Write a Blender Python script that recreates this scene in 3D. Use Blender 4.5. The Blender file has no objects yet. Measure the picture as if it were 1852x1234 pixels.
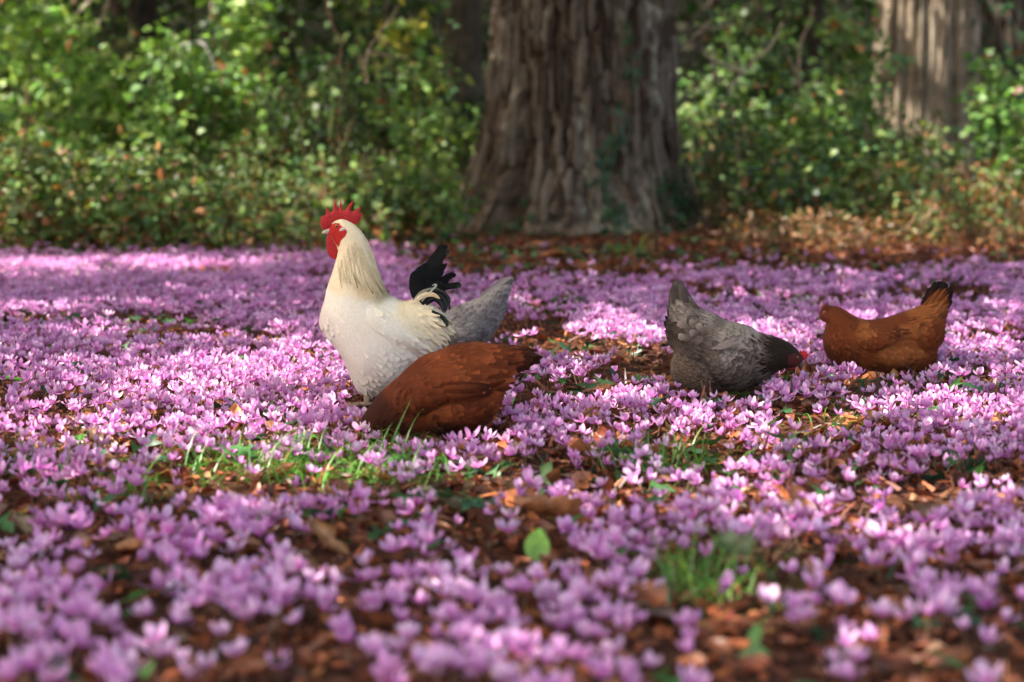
import bpy, math, random
import numpy as np
from mathutils import Vector, Matrix

random.seed(7)
rng = np.random.default_rng(11)
scene = bpy.context.scene
COL = scene.collection

# ------------------------------------------------------------------ camera
FPX, CH, HOR = 4200.0, 0.92, 190.0          # focal length in photo pixels, eye height, horizon row
PITCH = math.atan((617.0 - HOR) / FPX)
cam_d = bpy.data.cameras.new('camera')
cam = bpy.data.objects.new('camera', cam_d)
COL.objects.link(cam)
cam.location = (0, 0, CH)
cam.rotation_euler = (math.pi / 2 - PITCH, 0, 0)
cam_d.sensor_width = 36.0
cam_d.lens = 36.0 * FPX / 1852.0
cam_d.clip_start, cam_d.clip_end = 0.1, 400
cam_d.dof.use_dof = True
cam_d.dof.focus_distance = 7.1
cam_d.dof.aperture_fstop = 2.45
scene.camera = cam

# ------------------------------------------------------------------ sky, sun, exposure
SUN = Vector((-0.50, -0.22, 0.80)).normalized()
world = bpy.data.worlds.new('World')
scene.world = world
world.use_nodes = True
wn = world.node_tree
bg = wn.nodes['Background']
sky = wn.nodes.new('ShaderNodeTexSky')
sky.sky_type = 'NISHITA'
sky.sun_disc = False
sky.sun_elevation = math.asin(SUN.z)
sky.sun_rotation = math.atan2(SUN.x, SUN.y)
sky.air_density = 1.0
sky.dust_density = 5.0
sky.ozone_density = 0.6
bg.inputs['Strength'].default_value = 0.15
warm = wn.nodes.new('ShaderNodeMix')          # skylight filtered by the surrounding wood: a little less blue
warm.data_type, warm.blend_type = 'RGBA', 'MULTIPLY'
warm.inputs['Factor'].default_value = 1.0
warm.inputs['B'].default_value = (1.05, 1.0, 0.90, 1)
wn.links.new(sky.outputs[0], warm.inputs['A'])
wn.links.new(warm.outputs['Result'], bg.inputs[0])
sun_d = bpy.data.lights.new('sun', 'SUN')
sun_d.energy = 4.0
sun_d.angle = math.radians(0.5)
sun_d.color = (1.0, 0.93, 0.82)
sun = bpy.data.objects.new('sun', sun_d)
sun.rotation_euler = SUN.to_track_quat('Z', 'Y').to_euler()
sun.location = (-8, -4, 14)
COL.objects.link(sun)
scene.view_settings.view_transform = 'Standard'
scene.view_settings.look = 'None'
scene.view_settings.gamma = 1.0
scene.view_settings.use_curve_mapping = False
scene.view_settings.exposure = 2.1
scene.cycles.max_bounces = 8
scene.cycles.diffuse_bounces = 4
scene.cycles.transmission_bounces = 6
scene.cycles.use_denoising = True

# ------------------------------------------------------------------ pixel helpers
_cp, _sp = math.cos(PITCH), math.sin(PITCH)

def ray(px, py):
    a = (np.asarray(px, float) - 926.0) / FPX
    b = -(np.asarray(py, float) - 617.0) / FPX
    return a, _cp + b * _sp, -_sp + b * _cp      # x, y, z (forward +y)

def on_ground(px, py, z=0.0):
    x, y, dz = ray(px, py)
    t = (z - CH) / dz
    return x * t, y * t

def on_plane(px, py, Y):
    x, y, dz = ray(px, py)
    t = Y / y
    return x * t, CH + dz * t

def to_pixel(x, y, z):
    x, y, z = np.asarray(x, float), np.asarray(y, float), np.asarray(z, float) - CH
    f = y * _cp - z * _sp
    u = y * _sp + z * _cp
    f = np.maximum(f, 1e-3)
    return 926.0 + FPX * x / f, 617.0 - FPX * u / f

# ------------------------------------------------------------------ noise
_perm = np.random.default_rng(3).random((256, 256))

def vnoise(x, y, seed=0):
    x = np.asarray(x, float) + seed * 17.31
    y = np.asarray(y, float) + seed * 9.77
    xi, yi = np.floor(x).astype(int), np.floor(y).astype(int)
    fx, fy = x - xi, y - yi
    fx, fy = fx * fx * (3 - 2 * fx), fy * fy * (3 - 2 * fy)
    a = _perm[xi & 255, yi & 255]; b = _perm[(xi + 1) & 255, yi & 255]
    c = _perm[xi & 255, (yi + 1) & 255]; d = _perm[(xi + 1) & 255, (yi + 1) & 255]
    return (a * (1 - fx) + b * fx) * (1 - fy) + (c * (1 - fx) + d * fx) * fy

def fbm(x, y, seed=0, octs=3):
    s, a, t = 0.0, 1.0, 0.0
    for k in range(octs):
        s = s + a * vnoise(x * 2 ** k, y * 2 ** k, seed + k * 3)
        t += a
        a *= 0.5
    return s / t

# ------------------------------------------------------------------ mesh helpers
def make_mesh(name, V, F, col=None, mat=None, smooth=True):
    V = np.asarray(V, np.float32)
    Fs = F if isinstance(F, list) else [F]
    Fs = [np.asarray(f, np.int32) for f in Fs if len(f)]
    me = bpy.data.meshes.new(name)
    nl = sum(f.size for f in Fs)
    npoly = sum(len(f) for f in Fs)
    me.vertices.add(len(V)); me.vertices.foreach_set('co', V.ravel())
    me.loops.add(nl); me.loops.foreach_set('vertex_index', np.concatenate([f.ravel() for f in Fs]))
    me.polygons.add(npoly)
    tot = np.concatenate([np.full(len(f), f.shape[1], np.int32) for f in Fs])
    st = np.concatenate([[0], np.cumsum(tot)[:-1]]).astype(np.int32)
    me.polygons.foreach_set('loop_start', st)
    if smooth:
        me.polygons.foreach_set('use_smooth', np.ones(npoly, bool))
    if col is not None:
        at = me.attributes.new('col', 'FLOAT_COLOR', 'POINT')
        c4 = np.ones((len(V), 4), np.float32)
        c4[:, :3] = col
        at.data.foreach_set('color', c4.ravel())
    me.update(calc_edges=True)
    if mat is not None:
        me.materials.append(mat)
    return me

def link(name, me, parent=None, kind=None, loc=None):
    o = bpy.data.objects.new(name, me)
    COL.objects.link(o)
    if parent is not None:
        o.parent = parent
    if kind:
        o['kind'] = kind
    if loc is not None:
        o.location = loc
    return o

def obj(name, V, F, col=None, mat=None, parent=None, kind=None, smooth=True, loc=None):
    return link(name, make_mesh(name, V, F, col, mat, smooth), parent, kind, loc)

def thing(name, label, cat, loc=(0, 0, 0), group=None):
    o = bpy.data.objects.new(name, None)
    COL.objects.link(o)
    o.empty_display_size = 0.1
    o.location = loc
    return tag(o, label, cat, group)

def tag(o, label, cat, group=None):
    o['label'] = label
    o['category'] = cat
    if group:
        o['group'] = group
    return o

class Bag:
    """collects vertex/face/colour arrays into one mesh"""
    def __init__(s): s.V, s.Q, s.T, s.C, s.n = [], [], [], [], 0
    def add(s, V, F, C):
        V = np.asarray(V, float); F = np.asarray(F, int)
        s.V.append(V)
        (s.Q if F.shape[1] == 4 else s.T).append(F + s.n)
        C = np.asarray(C, float)
        s.C.append(np.broadcast_to(C, (len(V), 3)))
        s.n += len(V)
    def mesh(s, name, mat, smooth=True, origin=(0, 0, 0)):
        F = []
        if s.Q: F.append(np.concatenate(s.Q))
        if s.T: F.append(np.concatenate(s.T))
        return make_mesh(name, np.concatenate(s.V) - np.asarray(origin), F, np.concatenate(s.C), mat, smooth)
    def obj(s, name, mat, parent=None, kind=None, origin=(0, 0, 0), smooth=True):
        return link(name, s.mesh(name, mat, smooth, origin), parent, kind)

def grid_faces(nr, nc, wrap=False):
    r = np.arange(nr - 1)[:, None]
    c = np.arange(nc if wrap else nc - 1)[None, :]
    c2 = (c + 1) % nc
    return np.stack([r * nc + c, r * nc + c2, (r + 1) * nc + c2, (r + 1) * nc + c], -1).reshape(-1, 4)

def blade(rows, cols, prof, length=1.0, width=1.0, fold=0.0, curve=0.0, twist=0.0, wave=0.0):
    """a leaf / petal / feather: grows along +Y, normal +Z. prof(t) is the half width profile."""
    t = np.linspace(0, 1, rows)
    u = np.linspace(-1, 1, cols)
    T, U = np.meshgrid(t, u, indexing='ij')
    W = np.array([prof(x) for x in t])[:, None] * width
    X = U * W
    Y = T * length
    Z = fold * np.abs(U) * W - curve * T * T * length + wave * np.sin(T * 9 + U * 2.0) * W
    if twist:
        a = twist * T
        X, Z = X * np.cos(a) - Z * np.sin(a), X * np.sin(a) + Z * np.cos(a)
    V = np.stack([X, Y, Z], -1).reshape(-1, 3)
    return V, grid_faces(rows, cols), T.ravel(), U.ravel()

def basis(yd, zd):
    """rotation matrices (N,3,3) whose columns are x,y,z with y along yd and z close to zd"""
    y = yd / (np.linalg.norm(yd, axis=1, keepdims=True) + 1e-9)
    x = np.cross(y, zd)
    x /= (np.linalg.norm(x, axis=1, keepdims=True) + 1e-9)
    z = np.cross(x, y)
    return np.stack([x, y, z], -1)

def scatter(bag, tv, tf, mix, pos, rot, scl, ca, cb):
    n = len(pos)
    if n == 0: return
    scl = np.asarray(scl, float)
    if scl.ndim == 1: scl = np.repeat(scl[:, None], 3, 1)
    lv = tv[None] * scl[:, None, :]
    V = np.einsum('nij,nvj->nvi', rot, lv) + pos[:, None, :]
    C = ca[:, None, :] * (1 - mix[None, :, None]) + cb[:, None, :] * mix[None, :, None]
    F = tf[None] + (np.arange(n) * len(tv))[:, None, None]
    bag.add(V.reshape(-1, 3), F.reshape(-1, tf.shape[1]), C.reshape(-1, 3))

def rand_dirs(n, up=0.5, r=rng):
    d = r.normal(size=(n, 3))
    d /= np.linalg.norm(d, axis=1, keepdims=True)
    d[:, 2] += up
    return d / np.linalg.norm(d, axis=1, keepdims=True)

def spline(P, n):
    """Catmull-Rom through points P (k,d), n samples"""
    P = np.asarray(P, float)
    if len(P) == 2:
        return P[0] + (P[1] - P[0]) * np.linspace(0, 1, n)[:, None]
    Q = np.vstack([2 * P[0] - P[1], P, 2 * P[-1] - P[-2]])
    s = np.linspace(0, len(P) - 1 - 1e-9, n)
    i = s.astype(int); t = (s - i)[:, None]
    a, b, c, d = Q[i], Q[i + 1], Q[i + 2], Q[i + 3]
    return 0.5 * (2 * b + (c - a) * t + (2 * a - 5 * b + 4 * c - d) * t ** 2 + (3 * b - a - 3 * c + d) * t ** 3)

def tube(P, R, sides=6):
    P = np.asarray(P, float)
    R = np.broadcast_to(np.asarray(R, float), (len(P),))
    T = np.gradient(P, axis=0)
    T /= np.linalg.norm(T, axis=1, keepdims=True) + 1e-9
    ref = np.array([0.13, 0.97, 0.2]) if abs(T[:, 1]).mean() < 0.8 else np.array([1.0, 0.1, 0.1])
    A = np.cross(T, ref); A /= np.linalg.norm(A, axis=1, keepdims=True) + 1e-9
    B = np.cross(T, A)
    an = np.linspace(0, 2 * math.pi, sides, endpoint=False)
    V = P[:, None] + R[:, None, None] * (A[:, None] * np.cos(an)[None, :, None] + B[:, None] * np.sin(an)[None, :, None])
    return V.reshape(-1, 3), grid_faces(len(P), sides, True)

def ellipsoid(c, r, nu=12, nv=8):
    th = np.linspace(0, math.pi, nv); ph = np.linspace(0, 2 * math.pi, nu, endpoint=False)
    T, Pp = np.meshgrid(th, ph, indexing='ij')
    V = np.stack([np.sin(T) * np.cos(Pp), np.sin(T) * np.sin(Pp), np.cos(T)], -1).reshape(-1, 3) * np.asarray(r) + np.asarray(c)
    return V, grid_faces(nv, nu, True)

# ------------------------------------------------------------------ materials
def new_mat(name):
    m = bpy.data.materials.new(name)
    m.use_nodes = True
    nt = m.node_tree
    nt.nodes.clear()
    return m, nt, nt.nodes.new('ShaderNodeOutputMaterial')

def N(nt, t, **kw):
    n = nt.nodes.new(t)
    for k, v in kw.items(): setattr(n, k, v)
    return n

def col_attr(nt, noise_scale=None, amount=0.25):
    """colour from the mesh, with fine procedural mottling"""
    a = N(nt, 'ShaderNodeAttribute', attribute_name='col')
    if not noise_scale: return a.outputs['Color']
    tx = N(nt, 'ShaderNodeTexCoord')
    nz = N(nt, 'ShaderNodeTexNoise')
    nz.inputs['Scale'].default_value = noise_scale
    nz.inputs['Detail'].default_value = 4
    nt.links.new(tx.outputs['Object'], nz.inputs['Vector'])
    mr = N(nt, 'ShaderNodeMapRange')
    mr.inputs['From Min'].default_value = 0.3; mr.inputs['From Max'].default_value = 0.7
    mr.inputs['To Min'].default_value = 1 - amount; mr.inputs['To Max'].default_value = 1 + amount
    nt.links.new(nz.outputs['Fac'], mr.inputs['Value'])
    mx = N(nt, 'ShaderNodeMix', data_type='RGBA', blend_type='MULTIPLY')
    mx.inputs['Factor'].default_value = 1.0
    nt.links.new(a.outputs['Color'], mx.inputs['A'])
    nt.links.new(mr.outputs['Result'], mx.inputs['B'])
    return mx.outputs['Result']

def leafy(name, transl, gloss=0.06, rough=0.4, noise=30, amount=0.25, tint=(1, 1, 1)):
    m, nt, out = new_mat(name)
    c = col_attr(nt, noise, amount)
    df = N(nt, 'ShaderNodeBsdfDiffuse')
    tr = N(nt, 'ShaderNodeBsdfTranslucent')
    tm = N(nt, 'ShaderNodeMix', data_type='RGBA', blend_type='MULTIPLY')
    tm.inputs['Factor'].default_value = 1.0
    tm.inputs['B'].default_value = (*tint, 1)
    nt.links.new(c, tm.inputs['A'])
    nt.links.new(c, df.inputs['Color']); nt.links.new(tm.outputs['Result'], tr.inputs['Color'])
    ms = N(nt, 'ShaderNodeMixShader'); ms.inputs[0].default_value = transl
    nt.links.new(df.outputs[0], ms.inputs[1]); nt.links.new(tr.outputs[0], ms.inputs[2])
    gl = N(nt, 'ShaderNodeBsdfGlossy'); gl.inputs['Roughness'].default_value = rough
    mg = N(nt, 'ShaderNodeMixShader'); mg.inputs[0].default_value = gloss
    nt.links.new(ms.outputs[0], mg.inputs[1]); nt.links.new(gl.outputs[0], mg.inputs[2])
    nt.links.new(mg.outputs[0], out.inputs[0])
    return m

def solid(name, rough=0.7, noise=40, amount=0.3, bump=0.0, bump_scale=60, sheen=0.0, spec=0.3, stretch=None):
    m, nt, out = new_mat(name)
    p = N(nt, 'ShaderNodeBsdfPrincipled')
    p.inputs['Roughness'].default_value = rough
    p.inputs['Specular IOR Level'].default_value = spec
    p.inputs['Sheen Weight'].default_value = sheen
    nt.links.new(col_attr(nt, noise, amount), p.inputs['Base Color'])
    if bump:
        tx = N(nt, 'ShaderNodeTexCoord'); nz = N(nt, 'ShaderNodeTexNoise')
        nz.inputs['Scale'].default_value = bump_scale; nz.inputs['Detail'].default_value = 6
        mp = N(nt, 'ShaderNodeMapping')
        if stretch: mp.inputs['Scale'].default_value = stretch
        nt.links.new(tx.outputs['Object'], mp.inputs['Vector'])
        nt.links.new(mp.outputs[0], nz.inputs['Vector'])
        b = N(nt, 'ShaderNodeBump'); b.inputs['Strength'].default_value = bump; b.inputs['Distance'].default_value = 0.02
        nt.links.new(nz.outputs['Fac'], b.inputs['Height']); nt.links.new(b.outputs[0], p.inputs['Normal'])
    nt.links.new(p.outputs[0], out.inputs[0])
    return m

M_PETAL = leafy('petal', 0.42, 0.03, 0.5, 60, 0.12, (1.0, 0.86, 1.0))
M_LEAF = leafy('green_leaf', 0.42, 0.025, 0.45, 25, 0.3, (1.15, 1.2, 0.55))
M_IVY = leafy('ivy_leaf', 0.15, 0.03, 0.4, 25, 0.3)
M_DRY = leafy('dry_leaf', 0.15, 0.04, 0.45, 45, 0.45, (1.2, 0.9, 0.6))
M_GRASS = leafy('grass_blade', 0.35, 0.05, 0.4, 20, 0.2, (1.1, 1.2, 0.7))
M_BARK = solid('bark', 0.9, 9, 0.35, 0.7, 14, stretch=(6, 6, 0.9), spec=0.15)
M_TWIG = solid('twig_bark', 0.85, 30, 0.35, 0.4, 60, spec=0.2)
M_SOIL = solid('soil', 0.95, 12, 0.5, 0.8, 30, spec=0.1)
M_FEATHER = solid('feather', 0.75, 120, 0.07, 0.0, sheen=0.02, spec=0.10)
M_GLOSSF = solid('glossy_feather', 0.36, 120, 0.2, 0.0, spec=0.22)
M_FLESH = solid('red_flesh', 0.5, 160, 0.22, 0.35, 240, spec=0.35)
M_HORN = solid('horn', 0.4, 200, 0.2, 0.0, spec=0.4)
M_EYE = solid('eye', 0.08, 10, 0.02, 0.0, spec=0.8)

def C(*v): return np.array(v, float)
def vary(base, n, amt=0.18, hue=0.06, r=rng):
    base = np.broadcast_to(np.asarray(base, float), (n, 3))
    return np.clip(base * (1 + amt * r.normal(size=(n, 1))) * (1 + hue * r.normal(size=(n, 3))), 0.003, 0.95)
def pick(pal, n, p=None, r=rng):
    return np.asarray(pal, float)[r.choice(len(pal), n, p=p)]

# ------------------------------------------------------------------ ground
TREE_X, TREE_Y = 0.50, 16.7
def gz(x, y):
    x, y = np.asarray(x, float), np.asarray(y, float)
    z = 0.020 * (fbm(x * 2.1, y * 2.1, 1) - 0.5) * 2 + 0.010 * (vnoise(x * 9, y * 9, 2) - 0.5)
    r2 = ((x - TREE_X) ** 2 + (y - TREE_Y) ** 2)
    z = z + 0.03 * np.exp(-r2 / 3.2)
    h = np.clip((y - 33.0) / 22.0, 0, 1)  # hill added far back to block sky leaking through the leaves
    return z + 11.0 * h * h * (3 - 2 * h)

def build_ground():
    ys = np.concatenate([np.arange(-14, 2, 1.0), np.arange(2, 18, 0.09), np.arange(18, 30, 0.5), np.arange(30, 72, 2.0), [90, 140]])
    xs = np.concatenate([[-90, -60], np.arange(-40, -6, 2.0), np.arange(-6, 6, 0.09), np.arange(6, 41, 2.0), [60, 90]])
    Y, X = np.meshgrid(ys, xs, indexing='ij')
    Z = gz(X, Y)
    n = fbm(X * 3, Y * 3, 5)[..., None]
    c = C(0.035, 0.015, 0.010) * (1 - n) + C(0.085, 0.034, 0.019) * n
    far = np.clip((Y - 20) / 10, 0, 1)[..., None]
    c = c * (1 - far) + C(0.030, 0.026, 0.014) * far
    obj('ground', np.stack([X, Y, Z], -1).reshape(-1, 3), grid_faces(len(ys), len(xs)), c.reshape(-1, 3), M_SOIL, kind='structure')
build_ground()

# ------------------------------------------------------------------ tree trunks
def make_trunk(rfun, height, theta, zs, bark, cola, colb, colc, seed, depth, bw, bl):
    """rfun(theta,z)->radius. bark furrows are real displacement of the trunk's surface."""
    Z, TH = np.meshgrid(zs, theta, indexing='ij')
    R = rfun(TH, Z)
    arc = TH * 0.75
    warp = 0.05 * (vnoise(arc * 3, Z * 1.6, seed + 5) - 0.5)
    # closed in theta: blend noise across the seam at the back of the trunk
    def ns(f):
        w = np.clip((TH - (theta[-1] - 0.5)) / 0.5, 0, 1)
        return f(arc) * (1 - w) + f(arc - 2 * math.pi * 0.75) * w
    ridge = ns(lambda a: 1 - np.abs(2 * vnoise((a + warp) / bw, Z / bl, seed) - 1))
    r2 = ns(lambda a: 1 - np.abs(2 * vnoise((a + warp) / (bw * 0.45), Z / (bl * 0.5), seed + 1) - 1))
    fine = ns(lambda a: fbm(a / (bw * 0.3), Z / (bl * 0.16), seed + 2))
    plates = ns(lambda a: vnoise(a / (bw * 1.4), Z / (bl * 0.6), seed + 8))
    hgt = bark(ridge, r2, fine, plates)
    R = R + depth * hgt
    V = np.stack([np.sin(TH) * R, -np.cos(TH) * R, Z], -1)
    n1 = ns(lambda a: fbm(a * 5, Z * 2.2, seed + 11, 4))[..., None]
    n2 = ns(lambda a: fbm(a * 7, Z * 1.3, seed + 15, 4))[..., None]
    lich = np.clip((n2 - 0.52) * 7, 0, 1) * np.clip((fine[..., None] - 0.35) * 3, 0.2, 1)
    c = (cola * (1 - n1) + colb * n1) * (0.75 + 0.5 * fine[..., None])
    c = c * (0.62 + 0.76 * vnoise(np.floor(plates * 7) * 3.7, np.floor(ridge * 3) * 1.9, seed + 40))[..., None]      # each plate weathers to its own tone
    c = c * (1 - 0.75 * lich) + colc * 0.75 * lich
    return V.reshape(-1, 3), grid_faces(len(zs), len(theta), True), c.reshape(-1, 3)

def theta_grid(nf, nb):
    return np.concatenate([np.linspace(-1.75, 1.75, nf), np.linspace(1.75, 2 * math.pi - 1.75, nb + 2)[1:-1]])

def limbs(root, z0, r0, n, spread, up, seed):
    r = np.random.default_rng(seed)
    for k in range(n):
        a = 2 * math.pi * k / n + r.uniform(-0.4, 0.4)
        h = z0 + r.uniform(-0.8, 0.8)
        P = [(0, 0, h)]
        for j in range(1, 5):
            q = j / 4
            P.append((math.cos(a) * spread * q + r.normal() * 0.15, math.sin(a) * spread * q + r.normal() * 0.15, h + up * q ** 0.8 + r.normal() * 0.12))
        P = spline(P, 14)
        V, F = tube(P, r0 * (1 - 0.85 * np.linspace(0, 1, 14)), 7)
        obj('limb', V, F, np.broadcast_to(C(0.10, 0.07, 0.05), (len(V), 3)), M_TWIG, root)

TREES = []      # (root, x, y) that share the canopy overhead

def main_tree():
    zpt = np.array([-0.35, 0.0, 0.10, 0.30, 0.49, 0.70, 0.88, 1.3, 1.66, 4, 12])
    rl = np.array([1.20, 1.05, 0.97, 0.875, 0.785, 0.715, 0.68, 0.648, 0.635, 0.60, 0.36])
    rr = np.array([1.08, 0.91, 0.84, 0.745, 0.69, 0.66, 0.645, 0.64, 0.635, 0.60, 0.36])
    def rfun(TH, Z):
        s = np.sin(TH)
        a = np.interp(Z, zpt, rl); b = np.interp(Z, zpt, rr)
        w = (1 + s) / 2
        R = a * (1 - w) + b * w
        fl = np.exp(-np.clip(Z, -0.3, 9) / 0.75)
        dip = lambda c, wd: np.exp(-((TH - c) / wd) ** 2)
        R = R - dip(-0.62, 0.10) * 0.20 * np.clip(1.25 - Z, 0, 1) ** 0.8      # the deep crease beside the left buttress
        R = R + dip(-0.95, 0.25) * 0.04 * fl + dip(-0.18, 0.28) * 0.055 * fl
        R = R - dip(0.30, 0.12) * 0.03 * fl + dip(0.62, 0.22) * 0.04 * fl - dip(0.95, 0.1) * 0.03 * fl
        R = R + dip(1.3, 0.25) * 0.07 * fl
        return R
    zs = np.concatenate([np.arange(-0.35, 2.1, 0.0135), np.linspace(2.25, 12, 40)])
    V, F, c = make_trunk(rfun, 12, theta_grid(370, 50), zs,
                         lambda r, r2, f, p: -0.75 * np.exp(-((1 - r) / 0.16) ** 2) - 0.35 * np.exp(-((1 - r2) / 0.2) ** 2) + 0.8 * (f - 0.5) + 0.55 * (np.floor(p * 5) / 5 - 0.4),
                         C(0.080, 0.055, 0.042), C(0.195, 0.142, 0.112), C(0.36, 0.345, 0.285), 21, 0.075, 0.12, 0.38)
    root = thing('redwood_tree', 'thick tree with furrowed reddish brown bark and flared base, rising behind the rooster', 'tree', (TREE_X, TREE_Y, 0))
    th_ = np.arctan2(V[:, 0], -V[:, 1])
    moss = np.clip((th_ - 0.75) * 3, 0, 1) * np.clip((0.55 - V[:, 2]) * 4, 0, 1) * np.clip(fbm(th_ * 9, V[:, 2] * 6, 55) * 3 - 0.9, 0, 1)
    c = c * (1 - 0.8 * moss[:, None]) + C(0.065, 0.085, 0.025) * 0.8 * moss[:, None]
    obj('trunk', V, F, c, M_BARK, root)
    # loose strips of bark that stand off the trunk
    r = np.random.default_rng(5)
    base = []
    for k in range(5):
        rows = 12
        t = np.linspace(0, 1, rows)
        w = (0.55 + 0.45 * np.sin(t * math.pi) ** 0.5) * (0.8 + 0.4 * r.random(rows))
        prof = np.array([0.0, 0.8, 1.0, 0.75, 0.0])
        X = w[:, None] * np.linspace(-1, 1, 5)[None] + 0.25 * np.sin(t * 5 + k)[:, None]
        Yv = prof[None] * (0.6 + 0.4 * np.sin(t * math.pi))[:, None] + 0.2 * r.normal(size=(rows, 5)) * (prof > 0)
        Zz = np.repeat(t[:, None], 5, 1) + 0.02 * r.normal(size=(rows, 5))
        cc = np.clip((C(0.12, 0.085, 0.066) if k % 2 else C(0.24, 0.195, 0.16)) * (0.8 + 0.4 * r.random((rows * 5, 1))), 0, 1)
        base.append(make_mesh('bark_strip', np.stack([X, -Yv, Zz], -1).reshape(-1, 3), grid_faces(rows, 5), cc, M_BARK))
    for k in range(190):
        th = r.uniform(-1.4, 1.4)
        z = r.uniform(-0.02, 1.75)
        L = r.uniform(0.12, 0.45)
        rad = float(rfun(np.array(th), np.array(z)))
        rad2 = float(rfun(np.array(th), np.array(z + L)))
        o = link('bark_strip', base[k % 5], root)
        o.location = (math.sin(th) * (rad + 0.004), -math.cos(th) * (rad + 0.004), z)
        lean = math.atan2(rad2 - rad, L)
        o.rotation_euler = (Matrix.Rotation(th, 3, 'Z') @ Matrix.Rotation(lean, 3, 'X')).to_euler()
        o.scale = (r.uniform(0.012, 0.03), r.uniform(0.018, 0.034), L)
    limbs(root, 7.5, 0.16, 6, 3.4, 2.0, 31)
    TREES.append((root, TREE_X, TREE_Y))
    return rfun
MAIN_R = main_tree()

def simple_trunk(name, label, px, Y, wpx, cola, colb, colc, seed, depth=0.03, bw=0.08, bl=1.2, flare=0.35, fine=True, height=11, lean=0.0, canopy=True, group=None, x=None):
    x0 = float(on_plane(px, 100, Y)[0]) if x is None else x
    R0 = wpx / 2 * Y / FPX
    def rfun(TH, Z):
        fl = np.exp(-np.clip(Z + 0.2, 0, 9) / 0.35)
        return R0 * (1.0 - 0.045 * np.clip(Z, 0, 12)) * (1 + flare * fl * (1 + 0.4 * np.sin(TH * 5 + seed)))
    zs = np.concatenate([np.arange(-0.3, 2.8, 0.03 if fine else 0.08), np.linspace(2.9, height, 24)])
    V, F, c = make_trunk(rfun, height, theta_grid(220 if fine else 50, 40 if fine else 16), zs,
                         lambda r, r2, f, p: 0.9 * (r ** 1.4 - 0.5) + 0.4 * (r2 - 0.5) + 0.3 * (f - 0.5),
                         cola, colb, colc, seed, depth, bw, bl)
    V[:, 0] += lean * V[:, 2]
    root = thing(name, label, 'tree', (x0, Y, float(gz(x0, Y)) - 0.02), group)
    obj('trunk', V, F, c, M_BARK, root)
    limbs(root, height * 0.68, R0 * 0.3, 5, 2.6, 1.8, seed)
    if canopy: TREES.append((root, x0, Y))
    return root, x0, R0

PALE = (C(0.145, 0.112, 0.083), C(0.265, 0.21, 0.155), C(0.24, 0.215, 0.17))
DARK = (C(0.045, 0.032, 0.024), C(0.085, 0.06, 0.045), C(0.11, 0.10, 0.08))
T2 = simple_trunk('broadleaf_tree', 'pale ridged tree trunk half hidden by undergrowth, wider than the dark trunk beside it', 1676, 19.0, 178, *PALE, 41, 0.085, 0.10, 2.6, 0.25)
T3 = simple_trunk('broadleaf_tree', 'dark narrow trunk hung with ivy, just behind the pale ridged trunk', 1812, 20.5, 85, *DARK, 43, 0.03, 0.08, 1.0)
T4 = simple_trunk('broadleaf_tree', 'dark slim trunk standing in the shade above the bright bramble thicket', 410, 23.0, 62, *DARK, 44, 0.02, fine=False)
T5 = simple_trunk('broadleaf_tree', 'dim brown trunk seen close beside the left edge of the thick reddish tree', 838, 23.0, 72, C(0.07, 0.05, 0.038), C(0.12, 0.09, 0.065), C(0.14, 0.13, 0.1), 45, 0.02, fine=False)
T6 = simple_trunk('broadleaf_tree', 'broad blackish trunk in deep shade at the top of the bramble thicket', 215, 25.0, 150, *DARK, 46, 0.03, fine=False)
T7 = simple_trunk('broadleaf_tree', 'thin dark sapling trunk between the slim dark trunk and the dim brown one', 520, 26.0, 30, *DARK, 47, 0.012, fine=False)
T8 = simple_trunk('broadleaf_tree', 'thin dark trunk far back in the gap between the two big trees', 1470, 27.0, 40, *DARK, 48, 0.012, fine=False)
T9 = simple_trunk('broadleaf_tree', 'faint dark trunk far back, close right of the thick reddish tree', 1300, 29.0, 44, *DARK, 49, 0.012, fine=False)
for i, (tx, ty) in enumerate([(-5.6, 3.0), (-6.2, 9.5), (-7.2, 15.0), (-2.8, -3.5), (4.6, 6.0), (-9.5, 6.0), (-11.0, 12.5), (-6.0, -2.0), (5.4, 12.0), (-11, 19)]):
    simple_trunk('woodland_tree', 'tall leafy tree standing outside the flower clearing, its crown shading it', 0, ty, 260 if i % 2 else 340, *DARK, 60 + i, 0.03, fine=False, x=tx, group='trees round the clearing')

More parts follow.
